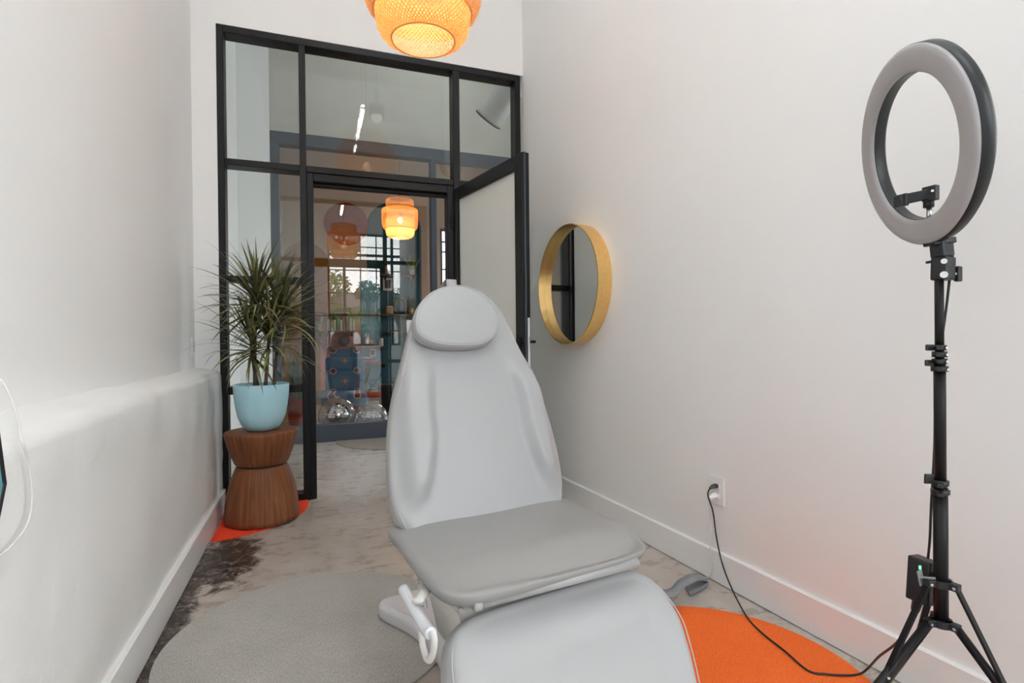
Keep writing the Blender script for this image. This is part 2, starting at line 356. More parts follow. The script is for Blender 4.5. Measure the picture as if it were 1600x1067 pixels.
# ------------------------------------------------------------------ structure: floor, ceiling, walls
struct('floor', box((-2.6, -3.3, -.12), (5.1, 10.6, 0)), 'polished_concrete', 'stained polished concrete floor running out through the door', 'floor')
struct('ceiling', box((-2.6, -3.3, ZC), (5.1, 10.6, ZC+.15)), 'ceiling_paint', 'white ceiling high above the room', 'ceiling')
for i, (y, zz) in enumerate(((-1.6, .22), (.2, .22), (2.0, .22), (4.75, .2))):
    struct('trim_%d' % (i+1), box((-2.5, y-.09, ZC-zz), (5.0, y+.09, ZC)), 'ceiling_paint', 'white beam crossing the ceiling, number %d from the back window' % (i+1), 'beam')
struct('wall_left', box((XLU-.2, YB-.2, 0), (XLU, YF+.02, ZC)), 'wall_paint', 'white upper left wall standing back above the ledge', 'wall')
struct('wall_hall_left', box((XLU-.2, YF+.02, 0), (XLU, YG+.02, ZC)), 'wall_paint', 'white hall wall seen through the left glass', 'wall')

def ledge():
    bm = bmesh.new(); zt = .875; ys = [-3+ i*(YF-.001+3)/150 for i in range(151)]
    prof = []
    for k in range(13): prof.append((XLL, k*(zt-.045)/12))
    for k in range(1, 7):
        a = k/6*math.pi/2; prof.append((XLL-.045+.045*math.cos(a), zt-.045+.045*math.sin(a)))
    for k in range(1, 5): prof.append((XLL-.045-(XLL-.045-XLU+.01)*k/4, zt+.004*k))
    rows = []
    for y in ys:
        row = []
        for j, (x, z) in enumerate(prof):
            d = .011*noise.noise(V((y*1.1, z*1.6, 3))) + .008*noise.noise(V((y*4, z*4, 1))) + .004*noise.noise(V((y*13, z*9, 5)))
            w = min(1, z/.16)
            if j < 13: row.append(bm.verts.new((x+d*w, y, z)))
            else: row.append(bm.verts.new((x+d*.8, y, z+d*.9)))
        rows.append(row)
    for A, B in zip(rows, rows[1:]):
        for a, b_, c, d in zip(A, A[1:], B[1:], B): bm.faces.new((a, b_, c, d))
    return bm
struct('wall_ledge', ledge(), 'rough_plaster', 'uneven white plaster lower wall with rounded ledge on the left', 'wall', smooth=True)

# right wall (slanted slab), with the room opening out behind it
def wall_quad(poly, z0, z1): return prism(poly, z0, z1)
YR0 = .45
struct('wall_right', wall_quad([(XR(YR0), YR0), (XR(YF+.02), YF+.02), (XR(YF)+.14, YF+.02), (XR(YR0)+.14, YR0)], 0, ZC), 'wall_paint', 'long white right wall carrying the round mirror', 'wall')
struct('wall_return', box((XR(YR0)+.14, YR0, 0), (4.25, YR0+.12, ZC)), 'wall_paint', 'white return wall behind the right wall', 'wall')
# baseboards
def bb_poly(h=.135, t=.016): return [(0, .004), (t, .004), (t, h-.004), (t-.004, h), (0, h)]
def baseboard(p0, p1, nrm, h=.135, t=.016):
    bm = bmesh.new(); p0, p1, nrm = V(p0), V(p1), V(nrm); pr = bb_poly(h, t)
    a = [bm.verts.new(p0+nrm*u+V((0, 0, v))) for u, v in pr]; b = [bm.verts.new(p1+nrm*u+V((0, 0, v))) for u, v in pr]
    bm.faces.new(a); bm.faces.new(b[::-1])
    for i in range(5): bm.faces.new((a[i], a[(i+1) % 5], b[(i+1) % 5], b[i]))
    return bm
struct('baseboard_right', baseboard((XR(YR0), YR0, 0), (XR(YF-.001), YF-.001, 0), RN), 'trim_paint', 'white painted baseboard along the right wall', 'baseboard')
struct('baseboard_left', baseboard((XLL-.006, -2.9, 0), (XLL-.006, YF-.03, 0), (1, 0, 0), .137, .026), 'trim_paint', 'white painted baseboard along the plaster ledge wall', 'baseboard')

# frame wall: white wall over and beside the glazing
struct('wall_frame', box((XLU-.05, YF-.002, 3.031), (XR(YF)+.1, YF+.12, ZC)), 'wall_paint', 'white wall above the black glazing', 'wall')
struct('wall_frame_side', box((XLU-.05, YF-.002, 0), (-.553, YF+.12, 3.031)), 'wall_paint', 'narrow white wall strip left of the black glazing', 'wall')

# back wall with window opening; side wall with added window; hall and far room ends
def wall_open(name, axis, c, t, a0, a1, z1, w0, w1, s0, s1, mat, label):
    bm = bmesh.new()
    def b(lo, hi):
        if axis == 'y': bx(bm, (lo[0], c, lo[1]), (hi[0], c+t, hi[1]))
        else: bx(bm, (c, lo[0], lo[1]), (c+t, hi[0], hi[1]))
    b((a0, 0), (w0, z1)); b((w1, 0), (a1, z1)); b((w0, 0), (w1, s0)); b((w0, s1), (w1, z1))
    return struct(name, bm, mat, label, 'wall')
wall_open('wall_back', 'y', YB-.2, .2, XLU-.2, 4.4, ZC, .35, 2.85, .9, 3.9, 'wall_paint', 'white back wall with the big gridded window behind the camera')
wall_open('wall_back_right', 'x', 4.2, .2, YB, YR0+.1, ZC, -2.6, 0.0, .9, 3.9, 'wall_paint', 'white side wall of the open area with an added window')
wall_open('wall_hall_end', 'x', 2.5, .2, YF+.1, YG-.001, ZC, 3.96, 5.70, .2, 4.4, 'wall_paint', 'white hall end wall with an added window')
wall_open('wall_far_right', 'x', 5.0, .2, YG-.02, YFAR+.2, ZC, 7.6, 10.0, .5, 2.1, 'wall_paint', 'side wall of the far room with an added window')
struct('wall_hall_back', box((XR(YF)+.1, YF-.002, 0), (5.0, YF+.12, ZC)), 'wall_paint', 'white hall wall beside the glazing', 'wall')
struct('wall_far_left', box((-2.6, YG, 0), (-2.4, YFAR+.2, ZC)), 'beige_paint', 'beige left wall of the far room', 'wall')
farw = wall_open('wall_far', 'y', YFAR, .2, -2.6, 5.2, ZC, 2.37, 3.6, 2.1, 3.26, 'beige_paint', 'beige far room wall painted with coloured arches')

def mesh_window(name, label, axis, c, w0, w1, z0, z1, nx, zs, thick=()):
    t = thing(name, label, 'window', kind='structure')
    def b(lo, hi, d=.05, m='black_metal', nm='frame_bar'):
        if axis == 'y': bm = box((lo[0], c-d/2, lo[1]), (hi[0], c+d/2, hi[1]))
        else: bm = box((c-d/2, lo[0], lo[1]), (c+d/2, hi[0], hi[1]))
        return obj(nm, bm, m, t)
    for a in (w0, w1-.05): b((a, z0), (a+.05, z1))
    for a in (z0, z1-.05): b((w0+.05, a), (w1-.05, a+.05))
    xs = [w0+(w1-w0)*i/nx for i in range(nx+1)]
    for i, x in enumerate(xs[1:-1]):
        k = .035 if (i+1) in thick else .014
        b((x-k, z0+.05), (x+k, z1-.05), .04, nm='muntin')
    for z in zs:
        k = .035 if z in (3.33,) else .014
        b((w0+.05, z-k), (w1-.05, z+k), .036, nm='muntin')
    zz = [z0]+list(zs)+[z1]
    for i in range(nx):
        for za, zb in zip(zz, zz[1:]): b((xs[i]+.014, za+.014), (xs[i+1]-.014, zb-.014), .006, 'window_glass', 'pane')
    return t
mesh_window('window_3', 'tall black gridded window behind the camera mirrored in the hall glass', 'y', YB-.1, .35, 2.85, .9, 3.9, 6, [1.3, 1.72, 2.31, 2.92, 3.33, 3.55], (1, 4))
mesh_window('added_window_4', 'added gridded window in the open area side wall', 'x', 4.3, -2.6, 0.0, .9, 3.9, 5, [1.7, 2.5, 3.2])  # unseen window added to let more daylight onto the left wall
mesh_window('added_window_5', 'added gridded window at the end of the hall', 'x', 2.6, 3.96, 5.70, .2, 4.4, 3, [1.2, 2.2, 3.3])  # unseen window added to brighten the hall
mesh_window('added_window_6', 'added low gridded window in the far room side wall', 'x', 5.1, 7.6, 10.0, .5, 2.1, 4, [1.3])  # unseen window added to light the lower far wall

mesh_window('window_7', 'pale gridded window in the far wall right of the teal arch', 'y', YFAR+.06, 2.37, 3.6, 2.1, 3.26, 5, [2.45, 2.8, 3.0])

# ------------------------------------------------------------------ near glazing (window_1): black frame with panes
g1 = thing('window_1', 'black steel framed interior glazing with transom panes around the doorway', 'glazing', (0, YF, 0), kind='structure')
FD = .11
def bar(p, x0, x1, z0, z1, y0=0, y1=FD, nm='frame_bar', m='black_metal', bev=.003):
    return obj(nm, box((x0, y0, z0), (x1, y1, z1), bev, 1), m, p)
XE = 1.478
bar(g1, -.553, -.513, 0, 3.031, nm='stile'); bar(g1, 1.436, XE, 0, 3.031, nm='stile')
bar(g1, -.513, 1.436, 2.985, 3.031, nm='top_rail')
bar(g1, -.077, -.036, 0, 2.985, nm='post'); bar(g1, .955, 1.005, 0, 2.985, nm='post')
bar(g1, -.513, -.077, 2.158, 2.20, nm='transom_rail'); bar(g1, -.036, .955, 2.158, 2.20, nm='transom_rail'); bar(g1, 1.005, 1.436, 2.158, 2.20, nm='transom_rail')
# door lining with its stops
bar(g1, -.036, .006, 0, 2.158, .012, FD, 'door_jamb'); bar(g1, .91, .955, 0, 2.158, .012, FD, 'door_jamb')
bar(g1, .006, .91, 2.105, 2.158, .012, FD, 'door_head'); bar(g1, .006, .91, 2.085, 2.105, .06, FD, 'door_stop')
for z0, z1 in ((1.425, 1.465), (.715, .763), (0, .045)):
    bar(g1, -.513, -.077, z0, z1, nm='rail'); bar(g1, 1.005, 1.436, z0, z1, nm='rail')
def pane(p, x0, x1, z0, z1, y=.055, m='clear_glass'): return obj('pane', box((x0-.004, y-.004, z0-.004), (x1+.004, y+.004, z1+.004)), m, p)
for x0, x1 in ((-.513, -.077), (-.036, .955), (1.005, 1.436)): pane(g1, x0, x1, 2.20, 2.985)
for z0, z1 in ((.045, .715), (.763, 1.425), (1.465, 2.158)):
    pane(g1, -.513, -.077, z0, z1); pane(g1, 1.005, 1.436, z0, z1)

# open door leaf
HX, HY = .953, 3.742; FX, FY = 1.133, 2.868
dv = V((FX-HX, FY-HY, 0)); DW = dv.length; dv.normalize(); dn = V((-dv.y, dv.x, 0))     # dn points to the right wall
door = thing('door_1', 'black framed glass door swung open towards the round mirror', 'door', (HX, HY, 0), kind='structure')
door.rotation_euler = (0, 0, math.atan2(dv.y, dv.x))
DT, DH = .05, 2.128
def dbar(x0, x1, z0, z1, y0=0, y1=DT, nm='rail', m='black_metal', bev=.003): return obj(nm, box((x0, y0, z0), (x1, y1, z1), bev, 1), m, door)
dbar(0, .045, .01, DH, nm='stile'); dbar(DW-.085, DW, .01, DH, nm='stile')
dbar(.045, DW-.085, DH-.085, DH); dbar(.045, DW-.085, .01, .1)
obj('pane', box((.04, .02, .095), (DW-.08, .028, DH-.08)), 'frosted_glass', door)
dbar(DW, DW+.004, .01, DH, .012, .022, 'edge_groove', 'blue_grey_metal', 0)
dbar(DW, DW+.006, .88, 1.17, .028, .042, 'lock_plate', 'silver', .001)
dbar(DW, DW+.008, 1.02, 1.06, .030, .040, 'latch', 'steel', .001)
hd = obj('handle', tube(spline([(DW-.04, -.0, 1.03), (DW-.04, -.05, 1.03), (DW-.06, -.055, 1.03), (DW-.16, -.055, 1.03)], 6), .009, 10), 'black_metal', door, smooth=True)
obj('handle_rose', cyl((DW-.04, 0, 1.03), (DW-.04, -.012, 1.03), .026, 20), 'black_metal', door)
obj('handle', tube(spline([(DW-.04, DT, 1.03), (DW-.04, DT+.05, 1.03), (DW-.06, DT+.055, 1.03), (DW-.16, DT+.055, 1.03)], 6), .009, 10), 'black_metal', door, smooth=True)
for z in (.25, 1.05, 1.9): obj('hinge', cyl((-.012, -.006, z-.05), (-.012, -.006, z+.05), .010, 10), 'black_metal', door)

# ------------------------------------------------------------------ hall glazing (window_2)
g2 = thing('window_2', 'blue grey framed glass wall across the hall', 'glazing', (0, YG, 0), kind='structure')
bar(g2, -.395, 4.98, 0, .176, 0, .12, 'kick_panel', 'blue_grey_metal', .004)
bar(g2, -.395, 4.98, 3.03, 3.156, 0, .12, 'header', 'blue_grey_metal', .004)
gx = [(-.395, -.31), (1.225, 1.287), (2.80, 2.86), (4.90, 4.98)]
for x0, x1 in gx: bar(g2, x0, x1, .176, 3.03, 0, .12, 'post', 'blue_grey_metal', .004)
for (a, b_), (c_, d_) in zip(gx, gx[1:]): pane(g2, b_, c_, .176, 3.03, .05, 'hall_glass')
struct('wall_hall_front', box((-2.6, YG, 0), (-.395, YG+.12, ZC)), 'wall_paint', 'white hall wall left of the grey glass frame', 'wall')
simple('hall_paint', (.50, .485, .43), .7, var=.05, scale=2)
struct('wall_hall_over', box((-.395, YG, 3.156), (5.0, YG+.12, ZC)), 'hall_paint', 'pale wall over the hall glazing header', 'wall')
# flexible duct end and vent high in the hall
def duct():
    bm = bmesh.new(); a = at(763, 187, 5.1); b_ = a+V((.55, -.75, .9)); N = 44; pts = [a.lerp(b_, i/N) for i in range(N+1)]
    return tube(pts, [.135+(.006 if i % 2 else 0) for i in range(N+1)], 28, bm=bm, caps=True), a, (b_-a).normalized()
dbm, da, dd = duct()
dth = thing('air_duct', 'ribbed pale flexible duct hanging under the hall ceiling', 'duct', tuple(da))
o = obj('duct_sleeve', dbm, 'duct_grey', dth, -da, True)
x_ = dd.cross(V((0, 0, 1))).normalized(); y_ = dd.cross(x_)
obj('duct_rim', tube([x_*.142*math.cos(t/32*2*math.pi)+y_*.142*math.sin(t/32*2*math.pi) for t in range(32)], .007, 8, True), 'black_metal', dth, smooth=True)

def w(name, bm, mat, parent, smooth=False): return obj(name, bm, mat, parent, -V(parent.location)-(V(parent.parent.location) if parent.parent else V((0, 0, 0))), smooth)   # world-space mesh under an unrotated thing

# ------------------------------------------------------------------ treatment chair
CA = math.radians(9); cr = V((math.cos(CA), math.sin(CA), 0)); cb = V((-math.sin(CA), math.cos(CA), 0)); cz = V((0, 0, 1))
CO = V((.475, 1.464, 0))
def cp(u, v, z): return CO + cr*u + cb*v + cz*z
def clp(px, py, u0): d = ray(px, py); o_ = CO+cr*u0; return CAM + d*((o_-CAM).dot(cr)/d.dot(cr))
chair = thing('treatment_chair', 'grey leather reclining treatment chair with white base in the middle of the room', 'chair', (CO.x, CO.y, 0))

def resample(poly, n):
    P = spline([V((x, y, 0)) for x, y in poly], 12, True); L = [0]
    for a, b_ in zip(P, P[1:]+P[:1]): L.append(L[-1]+(b_-a).length)
    out = []; j = 0
    for i in range(n):
        t = L[-1]*i/n
        while L[j+1] < t: j += 1
        f = (t-L[j])/max(1e-9, L[j+1]-L[j]); out.append(P[j].lerp(P[(j+1) % len(P)], f))
    return out
def pad(poly, th, M, hf=lambda u, v: 0, e=.022, n=120, rings=26, crown=.012):
    O_ = resample(poly, n); c = sum(O_, V((0, 0, 0)))/n
    nr = []
    for i in range(n):
        t = O_[(i+1) % n]-O_[i-1]; nn = V((t.y, -t.x, 0)).normalized()
        if nn.dot(O_[i]-c) < 0: nn = -nn
        nr.append(nn)
    bm = bmesh.new(); R_ = []
    def ring(f): R_.append([bm.verts.new(M @ f(i)) for i in range(n)])
    ring(lambda i: O_[i]-nr[i]*e*1.2+V((0, 0, -th)))
    ring(lambda i: O_[i]-nr[i]*e*.4+V((0, 0, -th+e*.3)))
    ring(lambda i: O_[i]+V((0, 0, -th+e)))
    for k in range(6):
        a = k/5*math.pi/2
        ring(lambda i: (lambda p: V((p.x, p.y, hf(p.x, p.y)*(k/5) - e+e*math.sin(a))))(O_[i]-nr[i]*e*(1-math.cos(a))))
    for k in range(1, rings):
        s = 1-k/rings
        def f(i):
            p = c+(O_[i]-nr[i]*e-c)*s
            return V((p.x, p.y, hf(p.x, p.y)+crown*(1-s*s)))
        ring(f)
    cv = bm.verts.new(M @ V((c.x, c.y, hf(c.x, c.y)+crown)))
    for A, B in zip(R_, R_[1:]):
        for i in range(n): bm.faces.new((A[i], A[(i+1) % n], B[(i+1) % n], B[i]))
    for i in range(n): bm.faces.new((R_[-1][i], R_[-1][(i+1) % n], cv))
    bm.faces.new(R_[0][::-1])
    pipe = [M @ (O_[i]-nr[i]*e*.30+V((0, 0, hf(O_[i].x, O_[i].y)-e*.28))) for i in range(n)]
    return bm, pipe
def sm(a, b_, x): t = max(0, min(1, (x-a)/(b_-a))); return t*t*(3-2*t)

# backrest: tilted back
BI = math.radians(24); bv = math.sin(BI)*cb+math.cos(BI)*cz; bn = cr.cross(bv)
MB_ = frame_M(cp(.002, 0, .55), cr, bv, bn)
hw = [(-.03, .235), (.03, .268), (.10, .279), (.20, .277), (.29, .267), (.37, .250), (.445, .226), (.53, .199), (.615, .170), (.69, .136), (.735, .085)]
shr = lambda v: -.006+.036*max(0, v)/.65
bo = [(-.15, -.05), (.15, -.05)] + [(x+shr(v), v) for v, x in hw] + [(.012+.02, .757)] + [(-x+shr(v), v) for v, x in hw[::-1]]
def hback(u, v):
    u -= shr(v)
    wv = .150 + .045*sm(.25, .0, v) - .02*sm(.3, .5, v)
    g = sm(.52, .34, v)*sm(.02, .12, v)
    a = abs(u)
    bol = sm(wv-.018, wv+.026, a)
    return .040*g*bol*sm(.275, .215, a) - .012*sm(.10, .26, a)*sm(.0, .1, v) + .006*sm(.26, .22, a)
pb, pp = pad(bo, .085, MB_, hback, .026, 160, 34)
backr = w('backrest', pb, 'leather', chair, True)
w('piping', tube(pp, .0017, 6, True), 'leather_pipe', backr, True)
# headrest cushion lying on the backrest
MH = frame_M(cp(.002, 0, .55)+bn*.062, cr, bv, bn)
ho = [(-.02, .715), (-.085, .692), (-.138, .645), (-.163, .585), (-.158, .538), (-.11, .507), (-.035, .497), (.04, .500), (.095, .525), (.128, .575), (.124, .628), (.095, .675), (.045, .706)]
hb, hp = pad(ho, .056, MH, lambda u, v: 0, .016, 96, 18, .008)
head = w('headrest', hb, 'leather', chair, True)
w('piping', tube(hp, .0017, 6, True), 'leather_pipe', head, True)
def ribbon(pts, wv, th=.003):
    bm = bmesh.new(); pts = [V(p) for p in pts]; wv = V(wv); rows = []
    for i, p in enumerate(pts):
        t = (pts[min(i+1, len(pts)-1)]-pts[max(i-1, 0)]).normalized(); n_ = t.cross(wv.normalized()).normalized()*th
        rows.append([bm.verts.new(p-wv/2), bm.verts.new(p+wv/2), bm.verts.new(p+wv/2+n_), bm.verts.new(p-wv/2+n_)])
    for A, B in zip(rows, rows[1:]):
        for k in range(4): bm.faces.new((A[k], A[(k+1) % 4], B[(k+1) % 4], B[k]))
    bm.faces.new(rows[0][::-1]); bm.faces.new(rows[-1]); return bm
w('strap', ribbon(spline([MB_ @ V(p) for p in ((-.012, .700, .046), (-.002, .738, .024), (.008, .766, .006), (.012, .778, -.03), (.012, .765, -.092))], 6), cr*.036, .004), 'leather', head, True)
# seat
MS = frame_M(cp(0, 0, .55), cr, cb, cz)
so = [(-.285, .06), (-.21, .105), (-.08, .12), (.10, .12), (.22, .10), (.285, .03), (.285, -.08), (.283, -.18), (.272, -.29), (.235, -.375), (.16, -.40), (.0, -.402), (-.17, -.402), (-.25, -.392), (-.292, -.345), (-.302, -.25), (-.297, -.12), (-.292, -.02)]
def hseat(u, v):
    return -.030*sm(-.24, -.40, v)*(1-.5*sm(.0, -.25, u)) - .012*math.exp(-((u-.0)/.17)**2-((v+.12)/.16)**2) + .006*math.exp(-((u+.02)/.2)**2-((v+.31)/.07)**2) - .008*sm(.2, .29, abs(u))
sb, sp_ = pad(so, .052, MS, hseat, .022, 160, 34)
seatp = w('seat', sb, 'leather_shaded', chair, True)
w('piping', tube(sp_, .0017, 6, True), 'leather_pipe', seatp, True)
# leg rest hanging forward and down from the hinge bar
LI = math.radians(60); lv = -math.cos(LI)*cb-math.sin(LI)*cz; ln_ = lv.cross(cr)
if ln_.z < 0: ln_ = -ln_
RC = (onz(742, 947, .490)+onz(984, 884, .490))/2
ML = frame_M(RC+lv*.008, cr, lv, ln_)
lo_ = [(-.18, .004), (.0, .002), (.20, .002), (.262, .02), (.302, .065), (.318, .13), (.312, .22), (.298, .30), (.285, .40), (.24, .455), (.0, .47), (-.24, .455), (-.285, .40), (-.30, .30), (-.305, .20), (-.303, .12), (-.285, .05), (-.245, .016)]
lo_ = [(a*.966, b_*.966) for a, b_ in lo_]
def hleg(u, v): return .020*sm(.20, .275, abs(u))*sm(.06, .16, v)*sm(.46, .36, v) - .02*sm(.07, -.01, v) + .012*math.exp(-(u/.2)**2-((v-.09)/.05)**2)
lb, lp_ = pad(lo_, .075, ML, hleg, .022, 150, 30)
legp = w('leg_rest', lb, 'leather', chair, True)
w('piping', tube(lp_, .0017, 6, True), 'leather_pipe', legp, True)
h0, h1 = onz(742, 944, .498), onz(987, 881, .498)
h0 = h0+ln_*.020; h1 = h1+ln_*.020
hbar = w('hinge_bar', tube([h0, h1], .0125, 16), 'leather', chair, True)
w('hinge_cap', tube([h0-(h1-h0).normalized()*.012, h0+(h1-h0).normalized()*.004], .0145, 16), "leather_pipe", hbar, True)
# white moulded base and cream column
bh = [(.665, .10), (.655, .145), (.62, .165), (.56, .152), (.46, .112), (.36, .09), (.25, .084), (.15, .095), (.05, .125), (-.08, .165), (-.15, .17), (-.19, .14), (-.20, .08)]
bp = [(x, v) for v, x in bh] + [(-x, v) for v, x in bh[::-1]]
Mb = frame_M(cp(0, 0, .062), cr, cb, cz)
bb, _ = pad(bp, .062, Mb, lambda u, v: .05*math.exp(-(u/.12)**2-((v-.14)/.2)**2), .018, 120, 16, .006)
w('base', bb, 'white_plastic', chair, True)
def frustum(a, b_, bev=.02):
    bm = bmesh.new(); A = [bm.verts.new(p) for p in a]; B = [bm.verts.new(p) for p in b_]; n = len(A)
    bm.faces.new(A[::-1]); bm.faces.new(B)
    for i in range(n): bm.faces.new((A[i], A[(i+1) % n], B[(i+1) % n], B[i]))
    if bev: bmesh.ops.bevel(bm, geom=bm.edges[:], offset=bev, segments=3, affect='EDGES')
    return bm
rect = lambda u0, u1, v0, v1, z: [cp(u0, v0, z), cp(u1, v0, z), cp(u1, v1, z), cp(u0, v1, z)]
w('column_cover', frustum(rect(-.075, .075, -.08, .26, .10), rect(-.155, .155, -.23, .20, .40), .02), 'cream_plastic', chair, True)
w('seat_pan', frustum(rect(-.20, .20, -.25, .10, .40), rect(-.265, .265, -.335, .11, .496), .014), 'cream_plastic', chair, True)
w('scissor_lift', frustum(rect(-.05, .05, .0, .22, .09), rect(-.05, .05, -.05, .15, .36), .006), 'black_metal', chair)
w('back_plate', frustum([MB_ @ V(p) for p in ((-.18, 0, -.11), (.18, 0, -.11), (.12, .62, -.11), (-.12, .62, -.11))], [MB_ @ V(p) for p in ((-.2, -.02, -.084), (.2, -.02, -.084), (.14, .66, -.084), (-.14, .66, -.084))], .004), 'cream_plastic', chair)
w('leg_bracket', frustum([ML @ V(p) for p in ((-.2, 0, -.1), (.2, 0, -.1), (.2, .35, -.1), (-.2, .35, -.1))], [ML @ V(p) for p in ((-.22, -.02, -.074), (.22, -.02, -.074), (.22, .38, -.074), (-.22, .38, -.074))], .004), 'cream_plastic', chair)
for s in (-1, 1):   # side links joining seat pan and back plate
    w('back_link', tube([cp(.17*s, .05, .45), cp(.17*s, .13, .50), MB_ @ V((.17*s, .14, -.1))], .014, 10), 'cream_plastic', chair, True)
# folded arm rest on the left side with its support loop and ribbed cable chain
AU = -.335
arm = [clp(629, 918, AU), clp(640, 937, AU), clp(653, 960, AU), clp(668, 985, AU), clp(674, 990, AU)]
armp = w('arm_rest', tube(spline(arm, 5), [.006]+[.0125]*19+[.009], 14), 'silver', chair, True)
w('arm_loop', tube(spline([clp(657, 976, AU), clp(660, 1005, AU), clp(666, 1027, AU), clp(672, 1031, AU), clp(677, 1018, AU), clp(679, 1000, AU), clp(676, 985, AU)], 6), .0065, 10), 'cream_plastic', armp, True)
w('arm_bracket', tube(spline([clp(652, 940, AU), clp(664, 924, -.30), cp(-.24, -.12, .455)], 5), .013, 10, flat=.4), 'cream_plastic', chair, True)
for i in range(11):
    p = clp(654+i*.9, 897+i*5.0, -.27); w('chain_link', box((-.007, -.007, -.0022), (.007, .007, .0022), 0, 1, Matrix.Translation(p)), 'cream_plastic', chair)
w('chain_spine', tube([clp(656, 894, -.268), clp(666, 950, -.268)], .0035, 8), 'white_plastic', chair, True)
# loose grey strap trailing from the right side down to the floor
c0 = [V((.80, 1.62, .33)), V((1.05, 1.70, .19)), onz(1040, 927, .075), onz(1066, 910, .07), onz(1086, 901, .055), onz(1101, 903, .02), onz(1098, 912, .006), onz(1075, 925, .006)]
w('side_strap', ribbon(spline(c0, 6), V((-.02, -.062, 0)), .004), 'strap_grey', chair, True)

# ------------------------------------------------------------------ rugs
def rug(name, label, c, r, mat, z1=.007, clip=None):
    n = 96; P = [(r*math.cos(2*math.pi*k/n), r*math.sin(2*math.pi*k/n)) for k in range(n)]
    if clip: P = [(max(clip[0]-c[0], min(clip[1]-c[0], x)), max(clip[2]-c[1], min(clip[3]-c[1], y))) for x, y in P]
    bm = prism(P, .0, z1); return tag(obj(name, bm, mat, None, (c[0], c[1], .0005)), label, 'rug')
rug('round_rug', 'round grey woven rug under the left side of the treatment chair', (-.007, 2.037), .495, 'rug_grey')
rug('round_rug', 'bright orange round rug by the right baseboard', (1.124, 1.293), .463, 'rug_orange')
rug('round_rug', 'red orange round rug under the wooden stool', (-.561, 3.683), .516, 'orange_dark', .006, (-.52, 5, 0, 5))
rug('round_rug', 'beige round rug on the hall floor beyond the doorway', (.842, 5.807), .649, 'rug_beige', .006, (-9, 9, 0, YG-.003))

# ------------------------------------------------------------------ stool, pot and plant
SX, SY = -.297, 3.452
stool = thing('drum_stool', 'dark brown hourglass wooden stool by the black glazing', 'stool', (SX, SY, .007))
obj('lower_drum', lathe([(0, 0), (.185, 0), (.199, .008), (.201, .03), (.196, .10), (.186, .17), (.171, .23), (.150, .29), (.137, .318), (.132, .322), (0, .322)], 64), 'stool_wood', stool, smooth=True)
obj('waist_ring', lathe([(0, .322), (.129, .322), (.131, .326), (.129, .331), (0, .331)], 64), 'black_plastic', stool, smooth=True)
obj('upper_drum', lathe([(0, .331), (.136, .331), (.145, .338), (.164, .385), (.182, .44), (.194, .49), (.199, .512), (.197, .519), (.190, .522), (0, .522)], 64), 'stool_wood', stool, smooth=True)

plant = thing('potted_dracaena', 'spiky dragon plant in a pale blue pot on the wooden stool', 'plant', (SX+.003, SY, .530))
obj('pot', lathe([(0, 0), (.062, 0), (.084, .007), (.108, .034), (.129, .084), (.141, .145), (.148, .205), (.151, .268), (.148, .271), (.145, .268), (.141, .20), (.134, .14), (0, .14)], 64), 'pot_blue', plant, smooth=True)
obj('soil', lathe([(0, .225), (.07, .222), (.142, .218), (.139, .19), (0, .19)], 32), 'soil', plant, smooth=True)
PB = V(plant.location)
crowns = [(at(401, 452, 3.45), (-.035, .0), 92), (at(438, 472, 3.46), (.06, .01), 82), (at(421, 512, 3.43), (.02, -.03), 64), (at(392, 522, 3.46), (-.01, .03), 58)]
for c_, b_, n_ in crowns:
    a0 = V((b_[0], b_[1], .20)); a1 = c_-PB
    mid = a0.lerp(a1, .5)+V((random.uniform(-.012, .012), random.uniform(-.012, .012), 0))
    obj('stem', tube(spline([a0, mid, a1], 6), [.011-.003*i/12 for i in range(13)], 8), 'bark', plant, smooth=True)
def leaf_mesh(droop):
    me = bpy.data.meshes.new('leaf'); n = 9; vs_, fs, uv = [], [], []
    ang = 0; p = V((0, 0, 0)); step = 1/n
    for i in range(n+1):
        t = i/n; wd = .0165*(min(1, .55+t*2.2) if t < .25 else 1)*(1-max(0, (t-.3)/.7)**1.8) + .0006
        cx_, cz_ = math.cos(ang), math.sin(ang)
        for s, u in ((-1, 0), (0, .5), (1, 1)):
            lift = .18*wd*abs(s)
            vs_.append((p.x - cz_*lift*-1*0 + -cz_*lift, s*wd, p.z+cx_*lift)); uv.append((u, t))
        p = p+V((math.cos(ang), 0, math.sin(ang)))*step; ang -= droop*(t**1.1)*.34
    for i in range(n):
        for k in range(2): fs.append((i*3+k, i*3+k+1, i*3+k+4, i*3+k+3))
    me.from_pydata(vs_, [], fs); l = me.uv_layers.new()
    for lp in me.loops: l.data[lp.index].uv = uv[lp.vertex_index]
    for p_ in me.polygons: p_.use_smooth = True
    me.materials.append(MATS['dracaena_leaf']); return me, V(p)
LM = [leaf_mesh(d) for d in (.08, .2, .35, .5, .7, .95, 1.25)]
def add_leaf(parent, base, az, el, ln, k):
    me, tip = LM[k]; o = bpy.data.objects.new('leaf', me); COL.objects.link(o); o.parent = parent
    o.location = base; o.rotation_euler = (random.uniform(-.4, .4), -el, az); o.scale = (ln, random.uniform(.40, .58), ln); return o
